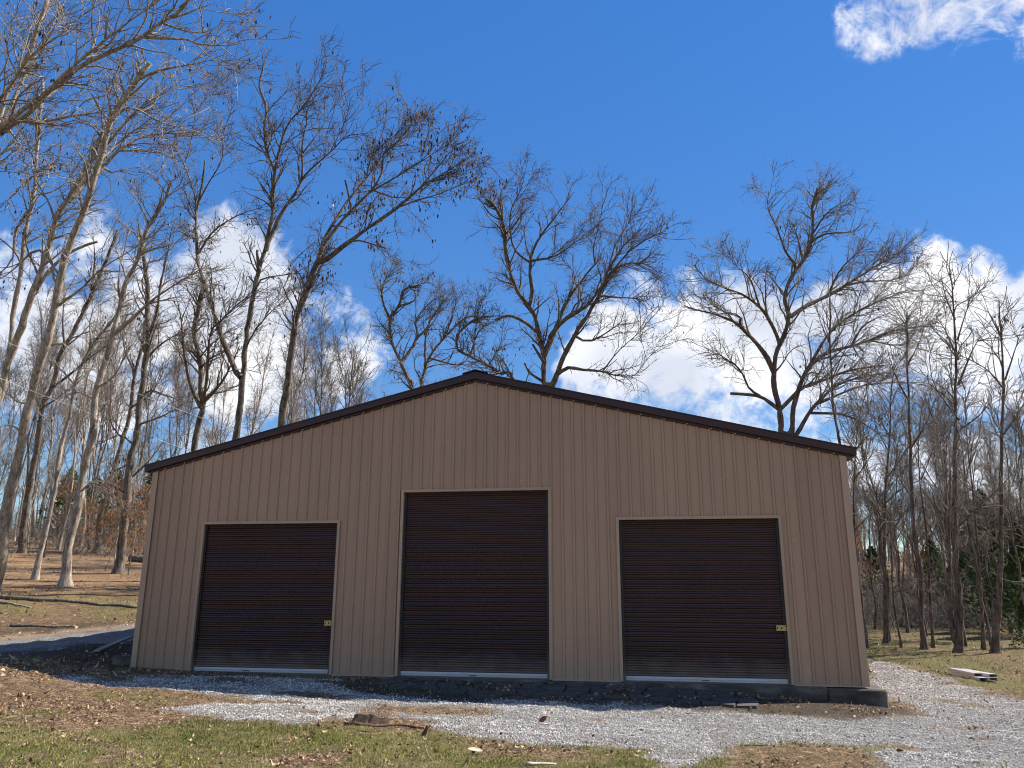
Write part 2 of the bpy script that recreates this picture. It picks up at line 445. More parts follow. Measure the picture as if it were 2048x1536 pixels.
# ------------------------------------------------------------------ ground zones (outlines of the surfaces on the ground)
Z_GRAVEL = gpoly([(95, 1350), (265, 1350), (520, 1352), (680, 1360), (760, 1382), (900, 1396), (1100, 1392), (1300, 1402), (1400, 1412), (1540, 1428), (1720, 1436), (1850, 1432),
                  (1795, 1400), (1745, 1374), (1738, 1340), (1737, 1318), (1800, 1331), (1900, 1359), (1985, 1381), (2048, 1397), (2200, 1440), (2200, 1545), (1760, 1545),
                  (1730, 1500), (1600, 1487), (1500, 1490), (1430, 1520), (1325, 1545), (1290, 1503), (1150, 1492), (1000, 1483), (900, 1466), (850, 1447), (760, 1437), (640, 1446),
                  (560, 1447), (480, 1441), (400, 1432), (325, 1419), (400, 1407), (440, 1396), (300, 1379), (150, 1364)])
Z_ROAD = gpoly([(-500, 1356), (0, 1307), (130, 1294), (262, 1281), (330, 1276), (330, 1250), (268, 1254), (130, 1268), (0, 1284), (-500, 1328)])
Z_SHOULDER = gpoly([(-500, 1330), (0, 1286), (130, 1270), (268, 1256), (330, 1250), (330, 1243), (268, 1248), (130, 1259), (0, 1273), (-500, 1312)])
Z_APRON = gpoly([(690, 1358), (1000, 1364), (1240, 1369), (1560, 1380), (1640, 1392), (1500, 1412), (1300, 1404), (1100, 1394), (900, 1396), (780, 1378)])
Z_MUD_SHADE = gpoly([(640, 1362), (1000, 1368), (1330, 1385), (1560, 1396), (1780, 1408), (1860, 1434), (1700, 1440), (1550, 1430), (1430, 1424), (1330, 1416), (1200, 1408), (1000, 1402), (850, 1400), (740, 1390)])  # dark dirt and mud, also painted shade out to the building's shadow edge
Z_DEBRIS = [gpoly([(745, 1408), (990, 1417), (985, 1430), (870, 1430), (780, 1421)]),
            gpoly([(300, 1381), (430, 1394), (540, 1399), (620, 1402), (600, 1409), (430, 1408), (330, 1398)]),
            gpoly([(1440, 1492), (1600, 1486), (1720, 1500), (1800, 1545), (1440, 1545)]),
            gpoly([(1960, 1374), (2048, 1386), (2150, 1412), (2150, 1424), (2040, 1402), (1975, 1388)])]
Z_SAND = gpoly([(1742, 1360), (1800, 1372), (1860, 1395), (1850, 1418), (1790, 1405), (1748, 1380)])
def zones(x, y):
    j = (fbm(x * 2.3, y * 2.3, 3) - .5) * .7
    g = S(-.12, .18, polydist(Z_GRAVEL, x, y) + j * .55)
    g = g * (1 - .85 * S(.58, .75, fbm(x * 1.1 + 40, y * 1.7, 3)))
    road = S(-.3, .3, polydist(Z_ROAD, x, y) + j)
    g = np.maximum(g, road)
    sh = np.maximum(S(-.3, .3, polydist(Z_SHOULDER, x, y) + j), .8 * S(-.3, .4, polydist(Z_SAND, x, y) + j))
    mud_shade = np.maximum(S(-.15, .25, polydist(Z_MUD_SHADE, x, y) + j), S(-.2, .2, polydist(Z_APRON, x, y) + j * .6))
    deb = 0
    for P in Z_DEBRIS: deb = np.maximum(deb, S(-.15, .2, polydist(P, x, y) + j * .5))
    g = g * (1 - .88 * deb) * (1 - .45 * mud_shade)
    n = fbm(x * .8 + 3, y * .8 + 8, 4)
    fore = S(-3.4, -6.6, y - .10 * x) * S(9, 7, np.abs(x - 1))           # greener towards the camera
    gr = S(.60 - .36 * fore, .78 - .36 * fore, n + .06 * S(-7, -10, y))
    right = S(7.5, 10, x) * S(-6, 2, y) * S(48, 38, y)
    gr = gr * S(70, 40, y)
    gr = np.where(right > .5, S(.30, .54, n + .12 * S(3, -1, np.abs(polydist(Z_GRAVEL, x, y) + 1))), gr)
    sl = S(-9, -11, x) * S(4, 8, y)
    sd = -0.55 * x + 0.83 * y
    gr = np.where(sl > .5, S(.36, .6, n) * S(20, 15, sd) * .9, gr)
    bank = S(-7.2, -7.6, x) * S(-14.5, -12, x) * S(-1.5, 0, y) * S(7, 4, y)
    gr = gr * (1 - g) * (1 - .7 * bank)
    return dict(slope=np.maximum(sl * S(10, 16, sd), S(25, 60, y)), gravel=g, mud_shade=mud_shade, sand=sh * (1 - g * .6), grass=gr * (1 - sh) * (1 - .9 * deb), bank=bank)
def ground_material():
    t = NT('ground')
    p = t.pos()
    big = t.noise(.5, 5, .6, p); fine = t.noise(24, 5, .65, p); mid = t.noise(5, 4, .6, p)
    vo = t.n('ShaderNodeTexVoronoi'); vo.inputs['Scale'].default_value = 11; t.L.new(t.mix(.12, p, t.n('ShaderNodeTexNoise').outputs['Color']), vo.inputs['Vector'])
    leafc = t.ramp(vo.outputs['Color'], [(.0, (.08, .045, .025)), (.3, (.21, .125, .066)), (.62, (.36, .23, .125)), (.86, (.50, .35, .21)), (1, (.62, .48, .32))])
    soil = t.ramp(fine, [(.35, (.028, .018, .012)), (.65, (.17, .118, .075))])
    base = t.mix(t.ramp(mid, [(.38, (0, 0, 0)), (.6, (1, 1, 1))]), soil, leafc)
    vf = t.n('ShaderNodeTexVoronoi'); vf.inputs['Scale'].default_value = 36; t.L.new(p, vf.inputs['Vector'])
    chips = t.ramp(vf.outputs['Color'], [(.0, (.03, .02, .013)), (.3, (.13, .085, .05)), (.6, (.27, .18, .105)), (.85, (.46, .335, .21)), (1, (.64, .50, .34))])
    chips = t.mix(1.0, chips, t.ramp(vf.outputs['Distance'], [(.35, (1, 1, 1)), (.8, (.25, .22, .2))]), 'MULTIPLY')
    base = t.mix(t.ramp(t.noise(9, 4, .6, p), [(.40, (.15, .15, .15)), (.58, (.95, .95, .95))]), base, chips)
    base = t.mix(t.math('MULTIPLY', t.math('MULTIPLY', t.ramp(big, [(.40, (0, 0, 0)), (.62, (1, 1, 1))]), .5), t.attr('slope')), base, (.46, .275, .14))
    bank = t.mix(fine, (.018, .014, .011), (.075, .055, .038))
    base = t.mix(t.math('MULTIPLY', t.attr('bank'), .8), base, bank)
    grs = t.ramp(t.math('ADD', t.math('MULTIPLY', fine, .6), t.math('MULTIPLY', mid, .4)), [(.28, (.05, .052, .02)), (.5, (.12, .125, .038)), (.7, (.24, .215, .09))])
    ga = t.math('MULTIPLY', t.attr('grass'), t.math('SUBTRACT', t.math('MULTIPLY', fine, 2.2), .55), clamp=True)
    c = t.mix(ga, base, grs)
    c = t.mix(t.attr('sand'), c, t.ramp(fine, [(.3, (.20, .14, .092)), (.7, (.40, .30, .205))]))
    vg = t.n('ShaderNodeTexVoronoi'); vg.inputs['Scale'].default_value = 44; t.L.new(p, vg.inputs['Vector'])
    st = t.ramp(vg.outputs['Color'], [(0, (.17, .163, .155)), (.5, (.36, .35, .335)), (1, (.62, .60, .57))])
    gap = t.ramp(vg.outputs['Distance'], [(.3, (1, 1, 1)), (.75, (.22, .20, .18))])
    grv = t.mix(1.0, st, gap, 'MULTIPLY')
    grv = t.mix(t.math('MULTIPLY', t.ramp(mid, [(.5, (0, 0, 0)), (.72, (1, 1, 1))]), .5), grv, (.20, .155, .115))
    c = t.mix(t.attr('gravel'), c, grv)
    c = t.mix(t.math('MULTIPLY', t.attr('mud_shade'), .8), c, t.ramp(fine, [(.3, (.02, .018, .016)), (.7, (.085, .075, .062))]))
    h = t.math('ADD', t.math('MULTIPLY', fine, .7), t.math('MULTIPLY', vg.outputs['Distance'], -.5))
    t.bump(h, 1.0, .07)
    return t.done(c, .95, None, .15)
MAT['ground'] = ground_material()
def axis(lo, hi, a, b, st, grow=1.13):
    c = list(np.arange(a, b + 1e-6, st)); s = st; x = c[-1]
    while x < hi: s *= grow; x += s; c.append(min(x, hi))
    s = st; x = c[0]; l = []
    while x > lo: s *= grow; x -= s; l.append(max(x, lo))
    return np.array(l[::-1] + c)
gx = axis(-900, 900, -19, 13, .16); gy = axis(-60, 1200, -10.5, 9, .16)
X, Y = np.meshgrid(gx, gy)
nx, ny = len(gx), len(gy)
idx = np.arange(nx * ny).reshape(ny, nx)
Fq = np.stack([idx[:-1, :-1], idx[:-1, 1:], idx[1:, 1:], idx[1:, :-1]], -1).reshape(-1, 4)
xs, ys = X.ravel(), Y.ravel()
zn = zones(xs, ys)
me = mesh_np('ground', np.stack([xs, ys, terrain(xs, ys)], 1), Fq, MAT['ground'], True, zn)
link('ground', me, kind='structure')

# ------------------------------------------------------------------ stones, grass, fallen leaves
def rand_rot(n, tilt=None):
    """(n,3,3) rotations: free, or about Z with a tilt"""
    if tilt is None:
        q = RNG.normal(size=(n, 4)); q /= np.linalg.norm(q, axis=1, keepdims=True)
        a, b, c, d = q.T
        return np.stack([np.stack([1 - 2 * (c * c + d * d), 2 * (b * c - d * a), 2 * (b * d + c * a)], -1), np.stack([2 * (b * c + d * a), 1 - 2 * (b * b + d * d), 2 * (c * d - b * a)], -1),
                         np.stack([2 * (b * d - c * a), 2 * (c * d + b * a), 1 - 2 * (b * b + c * c)], -1)], 1)
    z = RNG.random(n) * 6.283; a = RNG.normal(size=n) * tilt; b = RNG.normal(size=n) * tilt
    Rz = np.zeros((n, 3, 3)); Rz[:, 0, 0] = np.cos(z); Rz[:, 0, 1] = -np.sin(z); Rz[:, 1, 0] = np.sin(z); Rz[:, 1, 1] = np.cos(z); Rz[:, 2, 2] = 1
    Rx = np.zeros((n, 3, 3)); Rx[:, 0, 0] = 1; Rx[:, 1, 1] = np.cos(a); Rx[:, 1, 2] = -np.sin(a); Rx[:, 2, 1] = np.sin(a); Rx[:, 2, 2] = np.cos(a)
    Ry = np.zeros((n, 3, 3)); Ry[:, 1, 1] = 1; Ry[:, 0, 0] = np.cos(b); Ry[:, 0, 2] = np.sin(b); Ry[:, 2, 0] = -np.sin(b); Ry[:, 2, 2] = np.cos(b)
    return Rz @ Rx @ Ry
def scatter_mesh(name, P, R, Sz, tv, tf, mat, rnd, jit=0, **props):
    n = len(P); tv = np.asarray(tv, float); k = len(tv)
    V = np.broadcast_to(tv, (n, k, 3)) * Sz[:, None, :]
    if jit: V = V * (1 + RNG.uniform(-jit, jit, (n, k, 3)))
    if name == 'leaf_litter': V[:, :, 2] += RNG.normal(size=(n, 1)) * V[:, :, 0] * V[:, :, 0] / Sz[:, None, 0] * .8 + RNG.normal(size=(n, 1)) * V[:, :, 1] * .6
    V = np.einsum('nij,nkj->nki', R, V) + P[:, None, :]
    F = (np.asarray(tf)[None] + (np.arange(n) * k)[:, None, None]).reshape(-1, len(tf[0]))
    me = mesh_np(name, V.reshape(-1, 3), F, mat, False, dict(rnd=np.repeat(rnd, k)))
    return link(name, me, **props)
OCT_V = [(1, 0, 0), (-1, 0, 0), (0, 1, 0), (0, -1, 0), (0, 0, 1), (0, 0, -1)]
OCT_F = [(0, 2, 4), (2, 1, 4), (1, 3, 4), (3, 0, 4), (2, 0, 5), (1, 2, 5), (3, 1, 5), (0, 3, 5)]
LEAF_V = [(-1, 0, .10), (-.45, .36, .24), (-.35, 0, .0), (-.45, -.36, .20), (.35, .42, .30), (.3, 0, .02), (.35, -.42, .24), (1, 0, .22)]
LEAF_F = [(0, 2, 1), (0, 3, 2), (1, 2, 5), (1, 5, 4), (2, 3, 6), (2, 6, 5), (4, 5, 7), (5, 6, 7)]
def sample(n, x0, x1, y0, y1, accept):
    x = RNG.uniform(x0, x1, n); y = RNG.uniform(y0, y1, n)
    k = RNG.random(n) < accept(x, y)
    return x[k], y[k]
def infront(x, y): return 1.0 * ~((np.abs(x) < 7.3) & (y > -.02) & (y < 13))
def camd(x, y): return np.hypot(x - CAMP[0], y - CAMP[1])
def inview(x, y, pad=1.2):
    dx, dy = x - CAMP[0], y - CAMP[1]
    f = -dx * math.sin(YAW) + dy * math.cos(YAW); r = dx * math.cos(YAW) + dy * math.sin(YAW)
    return 1.0 * ((np.abs(r) < f * .67 + pad) & (f > 5.5))
# crushed stone
def gravel_w(x, y):
    z = zones(x, y)
    return z['gravel'] ** 1.5 * (1 - .65 * z['mud_shade']) * (polydist(Z_ROAD, x, y) < -.1) * np.clip(3.2 * fbm(x * 1.3 + 60, y * 2.2 + 9, 4) - .75, .25, 1)
gx_, gy_ = sample(1250000, -12, 15, -10, 16, lambda x, y: infront(x, y) * inview(x, y, 2.5) * np.minimum(1, (11.5 / camd(x, y)) ** 1.9))
k_ = RNG.random(len(gx_)) < gravel_w(gx_, gy_); gx_, gy_ = gx_[k_], gy_[k_]
n = len(gx_)
d = camd(gx_, gy_)
sz = (.0058 + .0105 * RNG.random(n) ** 3) * np.clip(d / 14, .95, 1.9)
P = np.stack([gx_, gy_, terrain(gx_, gy_) + sz * .45], 1)
scatter_mesh('gravel', P, rand_rot(n), sz[:, None] * RNG.uniform(.65, 1.35, (n, 3)), OCT_V, OCT_F, MAT['stone'], np.clip(RNG.normal(.62, .23, n), 0, 1), .25,
             kind='stuff', label='crushed pale grey limestone gravel in front of the building', category='gravel')
print('gravel', n)
# soil crumbs
cx, cy = sample(60000, -14, 13, -10, 7, lambda x, y: np.clip(1 - zones(x, y)['gravel'] - .3 * zones(x, y)['grass'], .03, 1) * infront(x, y) * inview(x, y) * np.minimum(1, (10 / camd(x, y)) ** 2.2) * np.clip(2.4 * fbm(x * 2, y * 2, 3) - .9, 0, 1))
n = len(cx); sz = .006 + .020 * RNG.random(n) ** 4
scatter_mesh('soil_crumbs', np.stack([cx, cy, terrain(cx, cy) + sz * .3], 1), rand_rot(n), sz[:, None] * RNG.uniform(.6, 1.4, (n, 3)), OCT_V, OCT_F, MAT['clod'], RNG.random(n), .3,
             kind='stuff', label='dark crumbs of churned soil lying between grass and gravel', category='soil')
print('crumbs', n)
# grass
def grass_w(x, y): return zones(x, y)['grass'] ** 1.1 * infront(x, y) * inview(x, y) * np.clip(3.2 * fbm(x * 3, y * 3, 3) - .75, .05, 1)
def two_step(n, x0, x1, y0, y1, cheap, dear):
    x, y = sample(n, x0, x1, y0, y1, lambda x, y: infront(x, y) * inview(x, y) * cheap(x, y))
    k = RNG.random(len(x)) < dear(x, y); return x[k], y[k]
ga_ = two_step(330000, -9, 10, -10.5, -2.5, lambda x, y: np.minimum(1, (11 / camd(x, y)) ** 2.0), grass_w)
gb_ = two_step(420000, -24, 26, -2.5, 34, lambda x, y: np.minimum(1, (14 / camd(x, y)) ** 1.7), grass_w)
qx = np.concatenate([ga_[0], gb_[0]]); qy = np.concatenate([ga_[1], gb_[1]])
n = len(qx); h = RNG.uniform(.02, .065, n) * np.clip(camd(qx, qy) / 14, .9, 2.0)
scatter_mesh('grass', np.stack([qx, qy, terrain(qx, qy) - .004], 1), rand_rot(n, .6), np.stack([h * .16, h * .4, h], 1),
             [(-.6, 0, 0), (.6, 0, 0), (0, .55, 1)], [(0, 1, 2)], MAT['grass'], np.clip(RNG.normal(.52, .22, n) + 1.1 * (fbm(qx * .9, qy * .9, 3) - .5), 0, 1),
             kind='stuff', label='short patchy winter grass in the foreground and beside the gravel', category='grass')
print('grass', n)
# fallen leaves
def litter_w(x, y):
    z = zones(x, y)
    return infront(x, y) * inview(x, y) * (.05 + .95 * (1 - z['gravel']) ** 3) * (1 - .35 * z['grass']) * np.clip(4.2 * fbm(x * 1.4 + 7, y * 1.4, 4) - 1.55, .08, 1)
la = two_step(60000, -9, 10, -10.5, 1, lambda x, y: np.minimum(1, (12 / camd(x, y)) ** 1.5), litter_w)
lb = two_step(190000, -45, 30, -3, 50, lambda x, y: np.minimum(1, (14 / camd(x, y)) ** 1.2), litter_w)
lx = np.concatenate([la[0], lb[0]]); ly = np.concatenate([la[1], lb[1]])
n = len(lx); dd = camd(lx, ly); sz = (.012 + .032 * RNG.random(n) ** 2.6) * np.clip(dd / 15, .9, 1.7)
scatter_mesh('leaf_litter', np.stack([lx, ly, terrain(lx, ly) + .008], 1), rand_rot(n, .35), np.stack([sz, sz * RNG.uniform(.7, 1.2, n), sz * RNG.uniform(.2, 1.5, n)], 1),
             LEAF_V, LEAF_F, MAT['litter'], np.clip(RNG.beta(1.1, 1.4, n), 0, 1), .45,
             kind='stuff', label='dry brown fallen leaves strewn over the ground', category='leaf litter')
print('litter', n)

# ------------------------------------------------------------------ broken asphalt apron
apron = empty('asphalt_apron', (2.5, -1.2, 0), kind='structure')
def apron_pieces():
    pts = {}
    nx_, ny_ = 22, 5
    x0, x1, y0, y1 = -1.6, 6.9, -1.75, -.10
    for i in range(nx_ + 1):
        for j in range(ny_ + 1):
            pts[i, j] = (x0 + (x1 - x0) * i / nx_ + random.uniform(-.13, .13), y0 + (y1 - y0) * j / ny_ + random.uniform(-.1, .1) * (0 if j == ny_ else 1))
    for i in range(nx_):
        for j in range(ny_):
            q = np.array([pts[i, j], pts[i + 1, j], pts[i + 1, j + 1], pts[i, j + 1]])
            c = q.mean(0)
            if polydist(Z_APRON, np.array([c[0]]), np.array([c[1]]))[0] < -.1 or random.random() < .13: continue
            r = []
            for k in range(4):
                a = q[k]; b = q[(k + 1) % 4]
                r += [a + (c - a) * random.uniform(.06, .16), (a + b) / 2 + (c - (a + b) / 2) * random.uniform(.0, .16)]
            zt = float(terrain(c[0], c[1])) + random.uniform(.012, .04)
            tx, ty = random.uniform(-.05, .05), random.uniform(-.05, .05)
            mb = MB()
            mb.prism([(p[0] - c[0], p[1] - c[1], tx * (p[0] - c[0]) + ty * (p[1] - c[1])) for p in r], (0, 0, -.07))
            o = mb.build('asphalt_fragment', MAT['asphalt'], apron)
            o.location = (c[0] - 2.5, c[1] + 1.2, zt)
apron_pieces()

# ------------------------------------------------------------------ the building
WID, EAVE, RIDGE, DEEP = 14.65, 4.191, 5.986, 12.2
HW = WID / 2
D0 = -7.326 + 1.348
DOORS = [(D0, D0 + 3.048, 3.025), (D0 + 3.048 + 1.431, D0 + 6.096 + 1.431, 3.645), (D0 + 6.096 + 1.431 + 1.4055, D0 + 9.144 + 1.431 + 1.4055, 3.025)]
PIT = (RIDGE - EAVE) / HW
gable = lambda x: RIDGE - PIT * abs(x)
bld = empty('steel_building', (0, 0, 0), label='long-roofed tan metal garage building with three dark brown roll-up doors', category='building')
RP = .2289
def rib_profile(x0, x1, ribs):
    br = []
    for r in ribs:
        br += [(r - .031, 0), (r - .017, -.030), (r + .017, -.030), (r + .031, 0)]
    br = [b for b in br if x0 - 1e-6 <= b[0] <= x1 + 1e-6]
    f = lambda x: next((-.030 * max(0, min(1, (.031 - abs(x - r)) / .014)) for r in ribs if abs(x - r) < .031), 0.0)
    if not br or br[0][0] > x0 + 1e-4: br = [(x0, f(x0))] + br
    if br[-1][0] < x1 - 1e-4: br = br + [(x1, f(x1))]
    return br, f
ribs_all = [k * RP for k in range(-32, 33)]
for i in range(16):
    a = -HW + i * WID / 16; b = a + WID / 16
    xa = a - (.031 if i else 0); xb = b - (.031 if i < 15 else 0)
    rb = [r for r in ribs_all if xa - .05 < r < xb + .05]
    br, f = rib_profile(xa, xb, rb)
    ex = [v for d in DOORS for v in d[:2] if xa < v < xb]
    if xa < 0 < xb: ex.append(0.0)
    br = sorted(br + [(v, f(v)) for v in ex])
    mb = MB()
    for (p, yp), (q, yq) in zip(br[:-1], br[1:]):
        if q - p < 1e-5: continue
        mid = (p + q) / 2
        zb = .005
        for d in DOORS:
            if d[0] - 1e-6 < mid < d[1] + 1e-6: zb = d[2]
        mb.poly([(p, yp, zb), (q, yq, zb), (q, yq, gable(q)), (p, yp, gable(p))])
    mb.build('siding_panel', MAT['tan'], bld)
def ribbed_wall(name, p0, p1, nrm, zt):
    """plain ribbed wall between two ground points"""
    L_ = math.dist(p0, p1); ux, uy = (p1[0] - p0[0]) / L_, (p1[1] - p0[1]) / L_
    ribs = [k * RP for k in range(1, int(L_ / RP))]
    br, f = rib_profile(0, L_, ribs)
    mb = MB()
    for (p, a), (q, b) in zip(br[:-1], br[1:]):
        P_ = lambda s, o, z: (p0[0] + ux * s - nrm[0] * o, p0[1] + uy * s - nrm[1] * o, z)
        mb.poly([P_(p, a, 0), P_(q, b, 0), P_(q, b, zt(P_(q, 0, 0)[0])), P_(p, a, zt(P_(p, 0, 0)[0]))])
    mb.build(name, MAT['tan'], bld)
ribbed_wall('side_wall', (HW, .0, 0), (HW, DEEP, 0), (1, 0), lambda x: EAVE)
ribbed_wall('side_wall', (-HW, DEEP, 0), (-HW, .0, 0), (-1, 0), lambda x: EAVE)
ribbed_wall('back_wall', (HW, DEEP, 0), (0, DEEP, 0), (0, 1), gable)
ribbed_wall('back_wall', (0, DEEP, 0), (-HW, DEEP, 0), (0, 1), gable)
for s in (-1, 1):       # corner trim, an L of folded metal
    mb = MB()
    mb.box(min(s * (HW - .10), s * (HW + .027)), max(s * (HW - .10), s * (HW + .027)), -.0375, -.0315, .0, EAVE + .02)
    mb.box(min(s * (HW + .0225), s * (HW + .027)), max(s * (HW + .0225), s * (HW + .027)), -.0315, .10, .0, EAVE)
    mb.build('corner_trim', MAT['tan_trim'], bld)
for a, b in ((-HW, DOORS[0][0]), (DOORS[0][1], DOORS[1][0]), (DOORS[1][1], DOORS[2][0]), (DOORS[2][1], HW)):
    mb = MB(); mb.box(a + .056, b - .056, -.036, .01, -.012, .014); mb.build('base_trim', MAT['tan_trim'], bld)
# roof
OV = .20; TOP = .205
for s in (-1, 1):
    mb = MB()
    ex = HW + OV + .03
    z0 = RIDGE + TOP; z1 = RIDGE + TOP - PIT * ex
    # ribbed roof sheet
    ribs = [k * .3 for k in range(0, int((DEEP + .3) / .3))]
    prev = None
    ysz = []
    yy = -.125
    while yy < DEEP + .12:
        ysz += [(yy, 0), (yy + .10, 0), (yy + .115, .028), (yy + .15, .028), (yy + .165, 0)]; yy += .3
    ysz.append((DEEP + .12, 0))
    for (a, ha), (b, hb) in zip(ysz[:-1], ysz[1:]):
        if b <= a: continue
        mb.poly([(0, a, z0 + ha), (s * ex, a, z1 + ha), (s * ex, b, z1 + hb), (0, b, z0 + hb)])
    mb.prism([(0, -.125, z0 - .004), (s * ex, -.125, z1 - .004), (s * ex, -.125, z1 - .024), (0, -.125, z0 - .024)], (0, DEEP + .245, 0))
    mb.build('roof_panel', MAT['brown'], bld)
    # rake trim: deep box fascia with a wall leg below it
    mb = MB()
    f0, f1 = RIDGE + TOP - .026, RIDGE + TOP - .026 - PIT * (HW + OV)
    xe = s * (HW + OV)
    mb.prism([(0, -.112, f0), (xe, -.112, f1), (xe, -.112, f1 - .125), (0, -.112, f0 - .125)], (0, .086, 0))
    mb.build('rake_fascia', MAT['brown'], bld)
    mb = MB()
    g0 = RIDGE + .055; g1 = g0 - PIT * (HW + .115)
    xe = s * (HW + .115)
    mb.prism([(0, -.043, g0), (xe, -.043, g1), (xe, -.043, g1 - .055), (0, -.043, g0 - .055)], (0, .012, 0))
    mb.build('rake_wall_leg', MAT['brown'], bld)
    # eave trim along the side
    mb = MB()
    zt = RIDGE + TOP - .03 - PIT * (HW + OV)
    xa, xb = sorted((s * (HW + .03), s * (HW + OV)))
    mb.box(xa, xb, -.02, DEEP + .1, zt - .13, zt - .012)
    mb.build('eave_gutter', MAT['brown'], bld)
mb = MB()
zr = RIDGE + TOP + .055
mb.prism([(-.28, -.10, zr - .075), (0, -.10, zr), (.28, -.10, zr - .075), (.28, -.10, zr - .1), (0, -.10, zr - .02), (-.28, -.10, zr - .1)], (0, DEEP + .2, 0))
mb.build('ridge_cap', MAT['brown'], bld)
# screws: along the rake leg and in rows at the girts
mb = MB()
def screw(x, y, z, r=.009):
    k = 6
    ring = [(x + r * math.cos(i * 6.2832 / k), y - .007, z + r * math.sin(i * 6.2832 / k)) for i in range(k)]
    mb.prism(ring, (0, .009, 0))
for k in range(-31, 32, 2):
    x = k * RP + .04
    screw(x, -.043, gable(x) + .012, .012)
for zrow in (1.42, 2.62, 3.85, 4.85):
    for k in range(-31, 32):
        x = k * RP + .055
        if zrow > gable(x) - .1: continue
        if any(d[0] - .1 < x < d[1] + .1 and zrow < d[2] + .1 for d in DOORS): continue
        screw(x, 0, zrow, .0095)
mb.build('screws', MAT['screw'], bld, kind='stuff')
# foundation
SLX = float(onplane(1773, 1378, -.09)[0])
mb = MB()
mb.box(-7.30, 6.62, -.10, DEEP + .1, -.75, -.016, bev=.02)
mb.box(6.62, SLX, -.16, 1.2, -.85, -.03, bev=.025)
mb.build('foundation_slab', MAT['concrete'], bld)
# doors
SP = .0889
slat_me = None
def slat_mesh(w):
    mb = MB()
    prof = [(0, 0), (.006, -.012), (.020, -.019), (.034, -.016), (.043, -.008), (.052, -.016), (.068, -.019), (.083, -.012), (SP - .0004, 0)]
    for (z0, y0), (z1, y1) in zip(prof[:-1], prof[1:]):
        mb.poly([(0, y0, z0), (w, y0, z0), (w, y1, z1), (0, y1, z1)])
    return mb.mesh('slat', MAT['door'])
slat_me = slat_mesh(3.048 - .07)
LATCH = {0: onplane(650, 1246, .05), 2: onplane(1552, 1256, .05)}
for k, (a, b, h) in enumerate(DOORS):
    door = empty('roll_up_door', (a, .075, 0)); door.parent = bld
    nb = int((h + .05 - .095) / SP) + 1
    for i in range(nb):
        o = link('slat', slat_me, door); o.location = (.035, 0, .095 + i * SP)
    w = b - a
    bar = MB(); bar.box(.03, w - .03, -.030, .012, .012, .092, bev=.006); bar.box(.03, w - .03, -.042, -.031, .055, .068)
    bar.build('bottom_bar', MAT['white'], door)
    mb = MB(); mb.box(.035, w - .035, -.02, .01, -.022, .011); mb.build('bottom_seal', MAT['black'], door)
    for s in (0, 1):
        mb = MB()
        x0, x1 = ((.002, .05) if s == 0 else (w - .05, w - .002))
        mb.box(x0, x1, -.050, -.031, -.01, h - .002); mb.build('guide_track', MAT['black'], door)
    mb = MB()
    hx = w * .5 + (.0 if k else -.3)
    for dx in (-.06, .06): mb.box(hx + dx - .006, hx + dx + .006, -.075, -.043, .04, .052)
    mb.box(hx - .066, hx + .066, -.085, -.075, .038, .054, bev=.004)
    mb.build('lift_handle', MAT['black'], door)
    if k in LATCH:
        lp = LATCH[k]; lw = .19 if k == 2 else .15
        lx = lp[0] - a; lz = lp[2]
        mb = MB()
        x1 = min(lx + lw, w - .004)
        mb.box(lx, x1, -.060, -.054, lz - .048, lz + .048, 0)
        mb.box(lx, x1, -.070, -.0605, lz + .030, lz + .050, 0, bev=.003)
        mb.box(lx, x1, -.070, -.0605, lz - .050, lz - .028, 0, bev=.003)
        mb.box(lx + .03, x1, -.066, -.0605, lz - .008, lz + .012, 0)
        mb.box(lx + .012, lx + .026, -.064, -.0605, lz - .022, lz + .022, 1)
        mb.box(lx + .085, lx + .105, -.072, -.0665, lz - .016, lz + .016, 1)
        mb.build('latch', [MAT['brass'], MAT['black']], door, label='yellow zinc sliding latch')
    frame = empty('door_frame', (a, 0, 0)); frame.parent = bld
    for s in (0, 1):
        mb = MB()
        x0, x1 = ((-.055, .0) if s == 0 else (w, w + .055))
        mb.box(x0, x1, -.0375, -.0315, .0, h + .055)
        xr = (-.004, .0) if s == 0 else (w, w + .004)
        mb.box(xr[0], xr[1], -.0315, .10, .0, h)
        mb.build('jamb', MAT['tan_trim'], frame)
    mb = MB(); mb.box(.0, w, -.0375, -.0315, h, h + .055); mb.box(.0, w, -.0315, .10, h, h + .004); mb.build('header', MAT['tan_trim'], frame)
    mb = MB(); mb.box(-.1, w + .1, .12, .14, -.1, h + .3); mb.build('dark_backing', MAT['black'], frame)
# ------------------------------------------------------------------ trees
def unit(v): return v / (np.linalg.norm(v, axis=-1, keepdims=True) + 1e-9)
def tube_batch(P, R, K, cap=False):
    """P (n,p,3) centre lines, R (n,p) radii -> verts, quads"""
    n, p, _ = P.shape
    T = unit(np.gradient(P, axis=1))
    mean = unit(P[:, -1] - P[:, 0])
    ref = np.where(np.abs(mean[:, 2:3]) < .8, np.array([[0, 0, 1.]]), np.array([[1., 0, 0]]))
    Nn = unit(np.cross(T, np.broadcast_to(ref[:, None, :], T.shape))); B = np.cross(T, Nn)
    a = np.arange(K) * 2 * math.pi / K
    V = P[:, :, None, :] + R[:, :, None, None] * (np.cos(a)[None, None, :, None] * Nn[:, :, None, :] + np.sin(a)[None, None, :, None] * B[:, :, None, :])
    i = np.arange(n * p * K).reshape(n, p, K)
    j = np.roll(i, -1, axis=2)
    F = np.stack([i[:, :-1], j[:, :-1], j[:, 1:], i[:, 1:]], -1).reshape(-1, 4)
    return V.reshape(-1, 3), F
